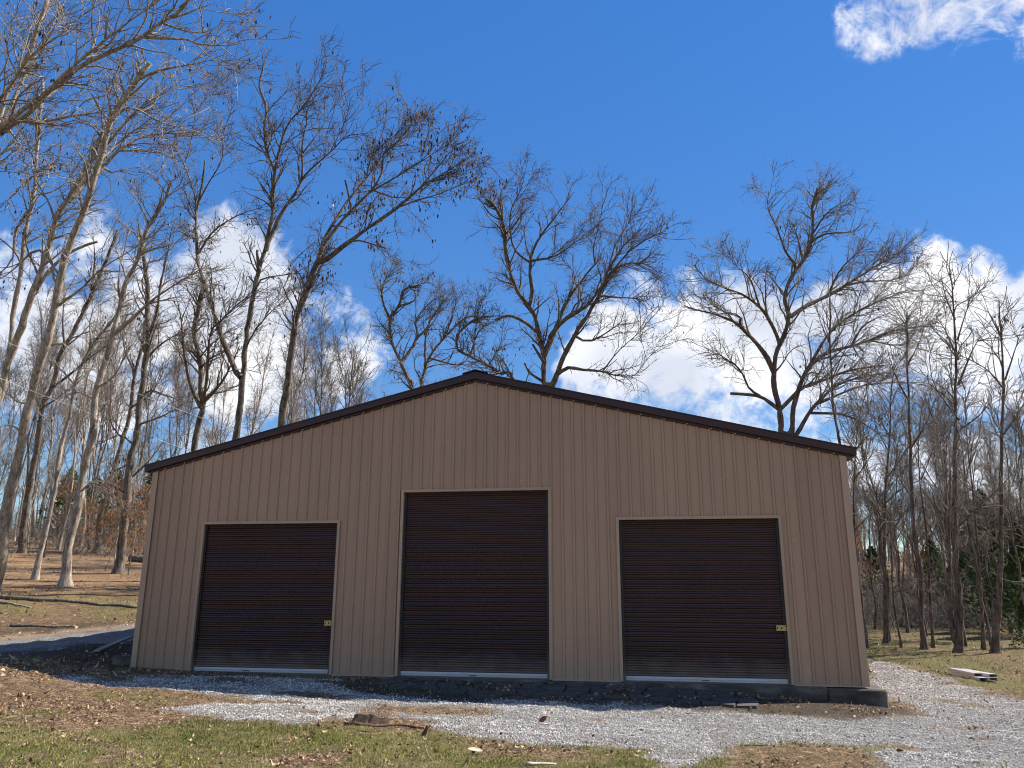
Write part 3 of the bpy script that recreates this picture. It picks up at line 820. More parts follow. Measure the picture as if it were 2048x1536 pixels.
def catmull(P, n):
    P = np.asarray(P, float)
    if len(P) == 2:
        t = np.linspace(0, 1, n)[:, None]; return P[0] * (1 - t) + P[1] * t
    Q = np.vstack([2 * P[0] - P[1], P, 2 * P[-1] - P[-2]])
    seg = np.linalg.norm(np.diff(P, axis=0), axis=1); cum = np.concatenate([[0], np.cumsum(seg)])
    s = np.linspace(0, cum[-1], n); k = np.clip(np.searchsorted(cum, s, 'right') - 1, 0, len(seg) - 1)
    t = ((s - cum[k]) / (seg[k] + 1e-9))[:, None]
    a, b, c, d = Q[k], Q[k + 1], Q[k + 2], Q[k + 3]
    return .5 * ((2 * b) + (-a + c) * t + (2 * a - 5 * b + 4 * c - d) * t * t + (-a + 3 * b - 3 * c + d) * t ** 3)
def spawn(rng, PP, PR, M, t0, t1, ang, length, npts, rmul, rend, wig, up, lenfall=.5, rmin=.004, rcap=9):
    """M children along the parents (n,p,3); longer parents get more"""
    n, p, _ = PP.shape
    ln = np.linalg.norm(np.diff(PP, axis=1), axis=2).sum(1)
    k = rng.choice(n, M, p=ln / ln.sum())
    t = t0 + (t1 - t0) * rng.random(M) ** .8
    f = t * (p - 1); i = np.minimum(f.astype(int), p - 2); fr = (f - i)[:, None]
    pos = PP[k, i] * (1 - fr) + PP[k, i + 1] * fr
    tan = unit(PP[k, i + 1] - PP[k, i])
    rad = PR[k, i] * (1 - fr[:, 0]) + PR[k, i + 1] * fr[:, 0]
    perp = unit(np.cross(tan, rng.normal(size=(M, 3))))
    th = rng.uniform(ang[0], ang[1], M)[:, None]
    d = unit(np.cos(th) * tan + np.sin(th) * perp + np.array([0, 0, up]))
    L_ = rng.uniform(length[0], length[1], M) * (1 - lenfall * t)
    st = (L_ / (npts - 1))[:, None]
    C = np.zeros((M, npts, 3)); C[:, 0] = pos
    for q in range(1, npts):
        d = unit(d + rng.normal(size=(M, 3)) * wig + np.array([0, 0, up * .35]))
        C[:, q] = C[:, q - 1] + d * st
    r0 = np.clip(rad * rmul, rmin * 1.3, rcap)
    R_ = r0[:, None] * np.linspace(1, 0, npts)[None] + np.maximum(rend, rmin) * np.linspace(0, 1, npts)[None]
    return C, R_
LEAF_H = np.array([(0, 0, 0), (-.20, .04, -.45), (.20, -.02, -.5), (.02, .10, -1.0)])
def hanging_leaves(rng, P, size):
    n = len(P)
    z = rng.random(n) * 6.283; a = rng.normal(size=n) * .5
    c, s = np.cos(z), np.sin(z)
    sz = rng.uniform(size[0], size[1], n)
    V = LEAF_H[None] * sz[:, None, None]
    x = V[..., 0] * c[:, None] - V[..., 1] * s[:, None]; y = V[..., 0] * s[:, None] + V[..., 1] * c[:, None]
    zz = V[..., 2] + x * a[:, None]
    V = np.stack([x, y, zz], -1) + P[:, None]
    b = (np.arange(n) * 4)[:, None]
    F = np.concatenate([b + np.array([[0, 1, 2]]), b + np.array([[1, 3, 2]])])
    return V.reshape(-1, 3), F, np.repeat(rng.random(n), 4)
STAT = dict(tris=0)
def finish_crown(rng, root, org, limbP, limbR, dens, twig, leaves, leafmat, leafsize, lmul=1.0, lean=0.0, fine=1.0, kids=True):
    """branches, twigs and sprays grown from resampled limbs; org is taken off so the mesh sits at the root"""
    tot = np.linalg.norm(np.diff(limbP, axis=1), axis=2).sum()
    n1 = max(4, int(tot * 1.7 * dens)); n2 = int(tot * 11.0 * dens); n3 = int(tot * 58 * dens * fine)
    ln = np.linalg.norm(np.diff(limbP, axis=1), axis=2).sum(1).mean()
    b1 = spawn(rng, limbP, limbR, n1, .22, .98, (.45, 1.0), (1.0 * lmul, 2.9 * lmul), 7, .6, .012, .17, .10, .4, .011, .055)
    tp_ = spawn(rng, limbP, limbR, len(limbP) * 3, .5, 1.0, (.25, .85), (.9 * lmul, 2.0 * lmul), 7, .75, .009, .18, .06, .2, .009, .032)
    b1 = (np.concatenate([b1[0], tp_[0]]), np.concatenate([b1[1], tp_[1]]))
    P2 = np.concatenate([b1[0], limbP[:, ::2][:, :7]]) if limbP.shape[1] >= 13 else b1[0]
    R2 = np.concatenate([b1[1], limbR[:, ::2][:, :7]]) if limbP.shape[1] >= 13 else b1[1]
    b2 = spawn(rng, P2, R2, n2, .2, 1.0, (.45, 1.1), (.5 * lmul, 1.25 * lmul), 5, .65, .006, .22, .05, .3, .007, .020)
    b3 = spawn(rng, b2[0], b2[1], n3, .15, 1.0, (.4, 1.15), (.2 * lmul, .60 * lmul), 3, .7, .003, .27, .03, .3, .0045, .0085)
    parts = [tube_batch(b1[0], b1[1], 4), tube_batch(b2[0], b2[1], 3), tube_batch(b3[0], b3[1], 3)]
    V = []; F = []; off = 0
    for v, f in parts: V.append(v); F.append(f + off); off += len(v)
    V = np.concatenate(V) - org; F = np.concatenate(F)
    STAT['tris'] += len(F) * 2
    c = link('crown', mesh_np('crown', V, F, twig, True), root)
    out = [c]
    if leaves:
        tips = np.concatenate([b3[0][:, 1:].reshape(-1, 3), b2[0][:, 3:].reshape(-1, 3)])
        # leaves cling in clusters
        cc = tips[rng.choice(len(tips), max(1, leaves // 5))]
        d = ((tips[rng.choice(len(tips), min(len(tips), 6000), replace=False)]))
        sel = cc[rng.integers(len(cc), size=leaves)] + rng.normal(size=(leaves, 3)) * np.array([.22, .22, .16])
        v, f, r = hanging_leaves(rng, sel, leafsize)
        STAT['tris'] += len(f)
        out.append(link('dead_leaves', mesh_np('dead_leaves', v - org, f, leafmat, False, dict(rnd=r)), root, kind='stuff'))
    return out
NAMED = []
def hero(label, trunk, w, limbs=(), depth=None, bark='oak', dens=1.0, leaves=0, leafmat='oakleaf', leafsize=(.10, .19), seed=0, lmul=1.0, group=None, toground=True, name='bare_tree', spread=.55, w1=None, fine=1.0, twigbark=None):
    """a tree whose trunk and main limbs follow given outlines; trunk = [(px,py)...] from the base up, w = its width in px"""
    rng = np.random.default_rng(seed + 100)
    if depth is None:
        _, depth = ground(*trunk[0])
    sc = depth / FPX
    def lift(pts, d0, slope, wiggle=.0):
        out = []; acc = 0; prev = None
        for (x, y) in pts:
            if prev is not None: acc += math.dist(prev, (x, y)) * sc
            out.append(at(x, y, d0 + slope * acc)); prev = (x, y)
        return np.array(out)
    L3 = []     # (image pts, world pts, radii)
    tp = lift(trunk, depth, rng.uniform(-.12, .12))
    base = tp[0].copy()
    if toground:
        gz = float(terrain(base[0], base[1]))
        if base[2] > gz + .3:
            dirn = unit(tp[0] - tp[1]); 
            if dirn[2] > -.3: dirn = np.array([0, 0, -1.])
            k = (base[2] - gz + .15) / -dirn[2]
            nb = base + np.array([dirn[0] * .35, dirn[1] * .35, dirn[2]]) * k
            nb[2] = float(terrain(nb[0], nb[1])) - .12
            tp = np.vstack([nb, tp])
        else:
            tp[0][2] = gz - .10
    base = tp[0].copy(); base[2] += .1
    root = empty(name, tuple(base), label=label, category='tree')
    if group: root['group'] = group
    def finish_line(P, r0, r1, K, nm, flare=False, broken=False):
        ln = np.linalg.norm(np.diff(P, axis=0), axis=1).sum()
        n = int(np.clip(ln / .38, 7, 60))
        Q = catmull(P, n)
        wob = np.cumsum(rng.normal(size=(n, 3)), axis=0); wob -= np.linspace(0, 1, n)[:, None] * wob[-1]
        Q = Q + wob * min(.02, r0 * .14) * np.array([1, 1, .4])
        t = np.linspace(0, 1, n)
        R_ = r0 + (r1 - r0) * t ** .85
        R_ = R_ * (1 + .07 * rng.normal(size=n))
        if flare:
            hgt = np.maximum(Q[:, 2] - Q[0, 2], 0); R_ = R_ * (1 + .60 * np.exp(-hgt / .22) + .10 * np.exp(-hgt / .9))
        R_ = np.maximum(R_, .006)
        v, f = tube_batch(Q[None], R_[None], K)
        tip = len(v); v = np.vstack([v, Q[-1:]]); e = np.arange(K) + (n - 1) * K
        cap = np.stack([e, np.roll(e, -1), np.full(K, tip)], 1)
        STAT['tris'] += len(f) * 2
        link(nm, mesh_np(nm, v - base, [f, cap], MAT['bark_' + bark], True), root)
        return Q, R_
    w = w * .9
    r0 = w * sc / 2
    r1 = (w1 if w1 is not None else w * .2) * sc / 2
    Q, R_ = finish_line(tp, r0, r1, 9, 'trunk', flare=True)
    allimg = [np.array(trunk, float)]; allw = [tp[-len(trunk):]]; allr = [np.interp(np.linspace(0, 1, len(trunk)), np.linspace(0, 1, len(R_)), R_)]
    RS = 14
    rl = [catmull(Q, RS)]; rr = [np.interp(np.linspace(0, 1, RS), np.linspace(0, 1, len(R_)), R_)]
    rl[0] = catmull(Q[int(len(Q) * .42):], RS); rr[0] = np.interp(np.linspace(.42, 1, RS), np.linspace(0, 1, len(R_)), R_)
    for lb in limbs:
        wl, pts = lb[0], lb[1:]
        broken = wl < 0; wl = abs(wl)
        # where it leaves the tree
        best = None; p0 = np.array(pts[0], float)
        for img, wd, rd in zip(allimg, allw, allr):
            for a in range(len(img) - 1):
                e = img[a + 1] - img[a]; t = np.clip(((p0 - img[a]) @ e) / (e @ e + 1e-9), 0, 1)
                dd = np.linalg.norm(img[a] + t * e - p0)
                if best is None or dd < best[0]: best = (dd, wd[a] * (1 - t) + wd[a + 1] * t, rd[a] * (1 - t) + rd[a + 1] * t)
        st = best[1]; d0 = float((st - CAMP) @ CR[:, 1])
        P = lift(pts, d0, rng.uniform(-spread, spread)); P[0] = st
        rs = min(wl * sc / 2, best[2] * .95)
        Q, R_ = finish_line(P, rs, rs * (.7 if broken else .13), 6, 'limb')
        allimg.append(np.array(pts, float)); allw.append(P); allr.append(np.interp(np.linspace(0, 1, len(pts)), np.linspace(0, 1, len(R_)), R_))
        if not broken:
            rl.append(catmull(Q, RS)); rr.append(np.interp(np.linspace(0, 1, RS), np.linspace(0, 1, len(R_)), R_))
    finish_crown(rng, root, base, np.array(rl), np.array(rr), dens, MAT['twig_' + (twigbark or bark)], leaves, MAT[leafmat], leafsize, lmul, fine=fine)
    return root

HEROES = [
 dict(label='tall bare oak with two spreading stems rising behind the left roof slope', seed=1, depth=33, w=20, bark='oak', dens=1.15, leaves=240, name='oak_tree',
  trunk=[(470, 885), (478, 820), (483, 747), (491, 688), (507, 601), (521, 538), (532, 501), (546, 437), (547, 396), (550, 346), (532, 291), (532, 214), (519, 173), (528, 127)],
  limbs=[(13, (483, 755), (471, 743), (448, 683), (423, 610), (400, 538), (393, 497), (394, 414), (386, 376), (366, 325), (345, 294)),
   (6, (368, 328), (379, 301), (386, 260), (393, 219), (427, 185), (455, 161)), (-6, (395, 414), (402, 380), (407, 349), (410, 321)), (6, (397, 410), (414, 372), (444, 321), (446, 273), (458, 232), (470, 205)),
   (6, (399, 508), (430, 460), (482, 428), (528, 414)), (8, (547, 396), (550, 346), (564, 282), (578, 246), (610, 209), (646, 150), (655, 114)),
   (13, (532, 501), (539, 478), (569, 419), (601, 360), (603, 300), (614, 237), (606, 200)), (8, (601, 362), (623, 337), (660, 305), (692, 273), (728, 268), (751, 264)), (6, (660, 305), (687, 250), (700, 214), (724, 187)),
   (5, (603, 310), (640, 260), (668, 210), (690, 180)), (-7, (520, 540), (514, 510), (515, 500)), (-5, (514, 575), (500, 555), (497, 553)), (5, (507, 600), (520, 560), (580, 548), (625, 545)), (5, (489, 700), (510, 660), (545, 620), (575, 600))]),
 dict(label='oak leaning right with clusters of dead brown leaves above the left roof slope', seed=2, depth=32, w=25, bark='oak', dens=1.1, leaves=900, name='oak_tree', w1=10, leafsize=(.13, .25),
  trunk=[(560, 855), (569, 780), (578, 720), (591, 642), (612, 578), (632, 528), (642, 510)],
  limbs=[(13, (634, 526), (650, 520), (687, 492), (751, 446), (797, 414), (842, 373), (888, 346), (942, 310)), (6, (687, 490), (710, 480), (751, 490), (787, 501)), (7, (797, 414), (835, 400), (874, 389), (915, 372), (956, 360)),
   (12, (640, 512), (646, 492), (696, 428), (742, 383), (765, 346), (769, 310), (806, 273), (833, 228)), (8, (742, 383), (797, 351), (842, 323), (897, 291), (925, 300)), (6, (842, 323), (870, 290), (880, 265)),
   (12, (638, 515), (644, 487), (664, 451), (696, 401), (733, 355), (769, 305), (792, 282)), (-5, (700, 420), (697, 390), (690, 360)), (5, (750, 385), (790, 395), (825, 392)), (5, (733, 355), (745, 310), (790, 270), (815, 235)), (5, (842, 373), (880, 330), (905, 300), (935, 290))]),
 dict(label='broad bare oak with a broken left limb rising behind the roof ridge', seed=3, depth=40, w=18, bark='oak', dens=1.25, leaves=200, name='oak_tree', w1=6,
  trunk=[(1088, 780), (1088, 717), (1081, 681), (1072, 638), (1058, 613), (1037, 588), (1022, 552), (1011, 502), (1008, 452), (990, 412), (972, 400)],
  limbs=[(9, (1060, 614), (1065, 581), (1060, 545), (1062, 509), (1080, 473), (1115, 427), (1148, 384)), (6, (1059, 525), (1033, 505), (1022, 473), (1022, 420), (1044, 373), (1047, 345)), (6, (1062, 522), (1072, 520), (1105, 514), (1137, 495), (1176, 466)),
   (-8, (1076, 667), (1044, 641), (1015, 631), (992, 641)), (14, (1088, 712), (1097, 688), (1115, 645), (1137, 595), (1162, 563), (1190, 530), (1206, 516)), (6, (1190, 530), (1187, 495), (1198, 448), (1208, 402)),
   (10, (1098, 686), (1105, 667), (1133, 638), (1176, 609), (1208, 563), (1216, 538), (1248, 491), (1285, 455)), (6, (1216, 540), (1235, 480), (1262, 440), (1270, 425)), (6, (1208, 563), (1260, 500), (1310, 470), (1335, 462)),
   (13, (1090, 768), (1105, 769), (1122, 720), (1147, 674), (1180, 627), (1205, 581), (1215, 559), (1244, 530), (1291, 527), (1316, 545)), (5, (1200, 592), (1237, 595), (1280, 598), (1305, 615)), (6, (1150, 672), (1176, 683), (1212, 666), (1251, 638)),
   (9, (1112, 752), (1119, 745), (1137, 735), (1165, 740), (1201, 743), (1237, 752), (1280, 751)), (5, (1205, 743), (1237, 702), (1280, 663), (1305, 631)), (4, (1269, 750), (1309, 699), (1323, 667)), (-6, (1087, 727), (1075, 705), (1065, 688)), (-6, (1080, 765), (1060, 745), (1049, 726)), (5, (1008, 455), (1000, 400), (1005, 375)), (5, (1137, 595), (1150, 550), (1125, 520))]),
 dict(label='wide bare oak with long horizontal limbs rising behind the right roof slope', seed=4, depth=40, w=19, bark='dark', dens=1.4, lmul=1.12, leaves=260, name='oak_tree', w1=5,
  trunk=[(1560, 880), (1559, 862), (1557, 818), (1548, 778), (1548, 742), (1552, 705), (1563, 683), (1578, 650), (1581, 628), (1574, 596), (1581, 566), (1594, 541), (1618, 508), (1625, 460), (1625, 413), (1636, 376)],
  limbs=[(8, (1592, 545), (1590, 530), (1570, 501), (1552, 450), (1537, 417), (1537, 382)), (6, (1625, 486), (1651, 468), (1702, 464), (1722, 452)), (5, (1621, 470), (1650, 430), (1690, 400)), (12, (1580, 632), (1614, 610), (1654, 592), (1694, 570), (1731, 548), (1771, 523), (1819, 493)),
   (6, (1694, 570), (1738, 563), (1789, 559), (1826, 545)), (5, (1654, 592), (1680, 540), (1720, 500), (1735, 480)), (12, (1548, 745), (1526, 705), (1497, 672), (1479, 654), (1457, 639), (1428, 628), (1395, 621), (1366, 610)), (7, (1479, 654), (1479, 632), (1446, 623), (1410, 600)),
   (9, (1560, 688), (1541, 643), (1519, 614), (1483, 588), (1446, 574), (1410, 555), (1388, 530)), (5, (1519, 614), (1500, 560), (1470, 530), (1455, 510)), (13, (1565, 866), (1583, 866), (1589, 807), (1603, 760), (1621, 727), (1654, 705), (1702, 691), (1738, 680), (1778, 665), (1840, 654), (1884, 643)),
   (8, (1621, 727), (1651, 676), (1687, 640), (1720, 621), (1775, 596), (1830, 580)), (9, (1562, 822), (1603, 778), (1651, 760), (1694, 742), (1738, 734), (1789, 729)), (11, (1570, 872), (1596, 869), (1621, 826), (1651, 793), (1687, 767), (1738, 753), (1789, 745)),
   (7, (1621, 826), (1683, 829), (1720, 844), (1749, 862), (1790, 880)), (6, (1640, 808), (1694, 782), (1738, 769), (1811, 765), (1870, 775)), (-8, (1557, 818), (1519, 793), (1461, 787)), (6, (1519, 793), (1497, 775), (1486, 749), (1457, 720), (1410, 718)), (5, (1738, 680), (1790, 690), (1850, 680)), (5, (1702, 691), (1730, 650), (1790, 620))]),
 dict(label='small crooked bare tree just left of the roof ridge', seed=5, depth=46, w=15, bark='oak', dens=1.3, leaves=40, lmul=.9, w1=4,
  trunk=[(824, 790), (822, 774), (800, 720), (782, 681), (781, 634), (797, 613), (807, 581), (843, 570)],
  limbs=[(8, (803, 726), (836, 674), (833, 644), (858, 609), (880, 590)), (6, (782, 640), (765, 600), (770, 560), (800, 545)), (6, (797, 613), (830, 600), (840, 570)), (5, (836, 674), (870, 640), (885, 600))]),
 dict(label='slender bare tree with fanned stems left of the ridge', seed=6, depth=48, w=11, bark='oak', dens=1.3, leaves=0, lmul=.9, w1=3,
  trunk=[(842, 785), (843, 770), (858, 717), (890, 674), (933, 634), (972, 638)],
  limbs=[(6, (850, 740), (850, 690), (862, 640), (900, 590)), (5, (890, 674), (905, 630), (915, 590)), (5, (860, 717), (920, 730), (945, 700))]),
 dict(label='bare tree with a low arching limb directly behind the ridge', seed=7, depth=37, w=11, bark='oak', dens=1.0, leaves=160, lmul=.9, w1=4,
  trunk=[(1040, 790), (1001, 749), (951, 720), (915, 702), (912, 685), (915, 670), (947, 641), (985, 632)],
  limbs=[(5, (940, 712), (960, 660), (1000, 640)), (4, (951, 720), (948, 690), (960, 600), (968, 590)), (4, (975, 735), (1000, 690), (1005, 650))]),
 dict(label='slim straight dark trunk right of the wide oak', seed=8, depth=31, w=10, bark='dark', dens=.55, leaves=20, w1=3,
  trunk=[(1684, 900), (1682, 888), (1669, 815), (1662, 742), (1660, 669), (1660, 596)], limbs=[(3, (1664, 760), (1690, 700), (1720, 660)), (3, (1661, 690), (1640, 640), (1630, 600)), (3, (1662, 720), (1700, 680), (1715, 620))]),
 dict(label='forked bare tree in front of the white cloud near the left roof corner', seed=9, depth=35, w=17, bark='oak', dens=1.2, leaves=120, w1=8,
  trunk=[(383, 905), (391, 851), (401, 815), (398, 786), (396, 721), (385, 669), (391, 630), (401, 591), (410, 560)],
  limbs=[(9, (399, 815), (385, 784), (372, 740), (365, 695), (362, 630), (350, 590)), (10, (403, 810), (417, 794), (443, 766), (458, 740), (480, 690)), (8, (405, 803), (411, 781), (417, 708), (422, 661), (443, 641), (469, 612), (500, 590)), (5, (396, 721), (420, 690), (460, 660)), (5, (418, 720), (445, 705), (470, 690)), (4, (363, 640), (380, 600), (395, 570))]),
 # the sunlit trees on the left slope
 dict(label='large pale leaning trunk at the left edge, its top snapped off', seed=11, w=23.4, depth=27, bark='pale', dens=0.72, fine=.8, leaves=90, w1=9, lmul=1.0,
  trunk=[(-6, 1155), (0, 1136), (10, 1062), (16, 1013), (33, 931), (49, 870), (68, 786), (86, 721), (109, 656), (125, 578), (143, 500), (160, 458), (181, 393), (205, 308), (222, 246), (256, 188), (284, 147), (301, 126)],
  limbs=[(7, (275, 160), (310, 145), (342, 137), (380, 130), (424, 120)), (6, (232, 232), (262, 214), (322, 245), (390, 262)), (6, (120, 610), (165, 575), (200, 540), (262, 500), (300, 470)), (4, (165, 440), (160, 390), (155, 340)), (5, (62, 810), (30, 800), (0, 770)), (5, (50, 870), (20, 850), (-20, 860)), (4, (222, 246), (232, 200), (235, 160)), (5, (98, 690), (130, 690), (155, 740)), (5, (240, 210), (225, 170), (230, 140))]),
 dict(label='thick pale leaning trunk whose upper limbs fan right in the upper left', seed=12, w=21.6, depth=29, bark='pale', dens=0.79, fine=.8, leaves=60, w1=8,
  trunk=[(-45, 1130), (-20, 900), (10, 760), (30, 700), (47, 656), (70, 591), (96, 516), (113, 448), (137, 403), (171, 342), (195, 290), (208, 262)],
  limbs=[(11, (140, 405), (170, 370), (208, 335), (236, 301), (284, 273), (342, 267), (427, 263)), (8, (180, 325), (222, 280), (273, 222), (328, 185), (362, 160)), (6, (236, 301), (308, 304), (352, 318)), (6, (150, 385), (185, 340), (246, 280), (300, 240), (345, 200)), (6, (300, 270), (330, 240), (372, 205)), (7, (96, 516), (70, 500), (20, 545), (-10, 560)), (-7, (75, 590), (100, 540), (150, 500), (195, 483)), (5, (208, 335), (225, 345), (255, 337)), (5, (205, 265), (215, 250), (200, 215), (190, 190)), (5, (342, 267), (400, 275), (450, 270))]),
 dict(label='big pale limb sweeping in from beyond the upper left edge', seed=13, w=24.3, depth=23, bark='pale', dens=0.68, fine=.8, leaves=120, w1=5, lmul=1.0,
  trunk=[(-230, 1240), (-180, 800), (-100, 450), (-40, 310), (0, 273), (51, 232), (92, 185), (137, 154), (205, 116), (267, 89), (308, 62), (342, 38), (369, 14), (385, -15)],
  limbs=[(13, (-70, 370), (-30, 280), (0, 249), (68, 191), (113, 154), (171, 106), (239, 58), (297, 17), (330, -10)), (7, (290, 74), (330, 76), (369, 77), (393, 87), (444, 92), (485, 87)), (5, (330, 50), (376, 63), (431, 67)), (7, (40, 240), (60, 250), (130, 235), (200, 225), (235, 220)), (5, (20, 262), (50, 300), (62, 310)), (6, (171, 106), (215, 90), (250, 40), (270, 5)), (5, (345, 37), (390, 20), (430, 5)), (9, (-60, 345), (-30, 250), (20, 170), (62, 113), (113, 75), (164, 34), (215, 0))]),
 dict(label='upright pale stem in the top left corner crossing the sweeping limb', seed=14, w=18.0, depth=25, bark='pale', dens=0.72, fine=.8, leaves=100, w1=7,
  trunk=[(-150, 1200), (-110, 800), (-60, 480), (-20, 330), (7, 205), (31, 154), (62, 96), (79, 48), (98, -10)],
  limbs=[(10, (-10, 270), (30, 190), (72, 103), (103, 51), (130, 0), (145, -30)), (6, (0, 225), (-10, 170), (15, 120), (5, 50)), (5, (40, 140), (20, 60), (30, 10)), (5, (79, 60), (60, 20), (40, -10)), (6, (-20, 330), (10, 300), (45, 270)), (-6, (-10, 165), (40, 140), (92, 125))]),
 dict(label='upright pale trunk with a clump of brown leaves near the left edge', seed=15, w=15.3, depth=28, bark='pale', dens=0.79, fine=.8, leaves=260, w1=6,
  trunk=[(-35, 1150), (-20, 900), (5, 760), (16, 721), (26, 630), (39, 552), (44, 523), (55, 437), (65, 393), (73, 308), (82, 222), (85, 160)],
  limbs=[(8, (58, 420), (30, 465), (25, 520), (0, 545), (-20, 570)), (6, (70, 350), (40, 375), (0, 415)), (5, (74, 300), (58, 290), (40, 245)), (5, (75, 350), (100, 330), (140, 325)), (5, (65, 390), (100, 385), (130, 370))]),
 dict(label='mid-sized trunk behind the leaning pale trunk at the far left', seed=16, w=15.3, bark='oak', dens=0.72, fine=.8, leaves=60, w1=5,
  trunk=[(43, 1106), (47, 1045), (62, 964), (78, 883), (89, 812), (109, 773), (125, 708), (146, 667), (182, 586), (213, 513), (235, 460)],
  limbs=[(6, (109, 773), (150, 740), (200, 700), (245, 670)), (5, (130, 700), (125, 640), (130, 560)), (5, (182, 586), (190, 520), (185, 460)), (4, (89, 812), (110, 800), (150, 770))]),
 dict(label='thin pale trunk standing left of the mottled trunk on the slope', seed=17, w=12.6, bark='pale', dens=0.65, fine=.8, leaves=40, w1=4,
  trunk=[(70, 1158), (82, 1105), (94, 1062), (111, 980), (125, 892), (140, 830), (145, 800), (156, 750), (182, 693), (224, 641), (250, 600)], limbs=[(4, (112, 975), (140, 965), (165, 940)), (4, (150, 770), (180, 740), (225, 700)), (4, (125, 892), (110, 850), (95, 840)), (4, (182, 693), (180, 640), (195, 600))]),
 dict(label='mottled pale trunk with flared roots nearest the fallen log', seed=18, w=20.7, bark='pale', dens=0.72, fine=.8, leaves=100, w1=6,
  trunk=[(130, 1172), (137, 1094), (153, 1029), (169, 931), (186, 850), (193, 786), (208, 721), (221, 677), (234, 625), (253, 560), (271, 516), (284, 478), (297, 444), (328, 400), (342, 362)],
  limbs=[(9, (224, 674), (260, 643), (297, 607), (339, 576), (391, 544), (420, 530)), (6, (271, 516), (300, 500), (340, 490), (390, 470)), (5, (196, 775), (230, 750), (255, 700), (275, 680)), (6, (190, 800), (160, 785), (125, 790)), (5, (160, 985), (185, 965), (225, 985)), (5, (297, 444), (280, 410), (262, 385)), (5, (253, 560), (240, 520), (225, 480)), (-4, (158, 1010), (130, 975), (115, 990)), (5, (297, 607), (330, 600), (370, 590))]),
 dict(label='stout dark trunk with hanging rusty leaves beside the left wall', seed=19, w=19.8, bark='oak', dens=0.76, fine=.8, leaves=60, w1=8,
  trunk=[(236, 1147), (247, 1062), (254, 996), (260, 931), (273, 865), (279, 799), (286, 734), (294, 682), (292, 630), (294, 578), (286, 500), (280, 460)],
  limbs=[(8, (294, 682), (312, 630), (325, 552), (336, 500), (345, 450)), (6, (287, 730), (302, 708), (325, 687), (357, 667), (396, 648)), (5, (258, 960), (290, 930), (330, 880)), (5, (256, 990), (230, 975), (200, 960)), (5, (279, 800), (300, 780), (330, 790), (370, 800)), (5, (275, 850), (330, 830), (380, 800)), (5, (268, 890), (240, 870), (215, 880)), (4, (292, 640), (270, 600), (265, 560))]),
 dict(label='leaning brown trunk farther back between the mottled and stout trunks', seed=20, w=14.4, bark='oak', dens=0.72, fine=.8, leaves=40, w1=5,
  trunk=[(193, 1106), (202, 1013), (221, 948), (245, 878), (260, 825), (271, 747), (284, 700), (290, 640)], limbs=[(5, (222, 945), (250, 930), (290, 880)), (5, (262, 815), (300, 790), (330, 740)), (5, (271, 747), (250, 700), (245, 650)), (4, (245, 878), (225, 850), (215, 810))]),
 # the thin trees at the right
 dict(label='brown trunk standing closest to the right wall corner beyond the gravel', seed=31, w=10.1, bark='dark', dens=.55, leaves=20, w1=1.6,
  trunk=[(1770, 1285), (1768, 1184), (1766, 1073), (1770, 961), (1777, 887), (1780, 800), (1790, 730)], limbs=[(4, (1768, 1040), (1740, 1000), (1712, 985)), (4, (1770, 960), (1800, 920), (1830, 860)), (4, (1768, 1010), (1800, 980), (1840, 960)), (3, (1775, 900), (1755, 860), (1745, 820))]),
 dict(label='very thin crooked sapling right of the nearest brown trunk', seed=32, w=5.0, bark='dark', dens=.5, leaves=10, w1=1.0, lmul=.7, name='sapling',
  trunk=[(1803, 1295), (1787, 1203), (1783, 1110), (1781, 1017), (1786, 990)], limbs=[(3, (1783, 1030), (1760, 1012), (1728, 1010)), (3, (1787, 1180), (1805, 1160), (1825, 1157)), (3, (1786, 1185), (1810, 1180), (1830, 1190)), (2.5, (1781, 1020), (1778, 1008), (1785, 1006))]),
 dict(label='flaky brown trunk left of the thickest trunk at the right', seed=33, w=12.6, bark='dark', dens=.55, leaves=10, w1=2.0,
  trunk=[(1848, 1298), (1842, 1221), (1840, 1147), (1829, 1054), (1822, 943), (1818, 850), (1816, 760), (1815, 687), (1812, 620)], limbs=[(4, (1826, 1000), (1800, 960), (1780, 930)), (4, (1820, 900), (1850, 850), (1870, 800)), (4, (1818, 800), (1790, 750), (1775, 700)), (4, (1816, 730), (1840, 680), (1855, 630)), (4, (1838, 1130), (1815, 1070), (1790, 1040)), (4, (1829, 1190), (1850, 1160), (1900, 1168))]),
 dict(label='thin trunk just right of the flaky brown trunk', seed=34, w=6.7, bark='dark', dens=.55, leaves=0, w1=1.2,
  trunk=[(1866, 1296), (1861, 1184), (1855, 1073), (1842, 961), (1838, 880), (1845, 800)], limbs=[(3, (1861, 1150), (1880, 1120), (1885, 1080)), (3, (1855, 1020), (1875, 1005), (1898, 990)), (3, (1842, 960), (1865, 900), (1875, 840)), (3, (1840, 900), (1820, 850), (1810, 800))]),
 dict(label='thickest brown trunk among the trees at the right', seed=35, w=16.8, bark='dark', dens=.6, leaves=20, w1=2.0,
  trunk=[(1914, 1305), (1916, 1184), (1916, 1073), (1916, 961), (1918, 851), (1917, 780), (1917, 705), (1906, 596), (1900, 545)], limbs=[(8, (1912, 1290), (1902, 1260), (1902, 1184), (1900, 1073), (1901, 960), (1900, 880)), (5, (1916, 1055), (1950, 1020), (1990, 985), (2040, 930)), (5, (1917, 770), (1945, 700), (1975, 650)), (5, (1917, 720), (1890, 660), (1870, 630)), (4, (1917, 840), (1880, 790), (1850, 750)), (4, (1917, 680), (1930, 630), (1945, 580)), (4, (1912, 640), (1890, 590), (1885, 560)), (4, (1917, 860), (1960, 830), (1990, 790))]),
 dict(label='pale thin trunk leaning left between the two thick right trunks', seed=36, w=8.4, bark='oak', dens=.5, leaves=0, w1=0.8,
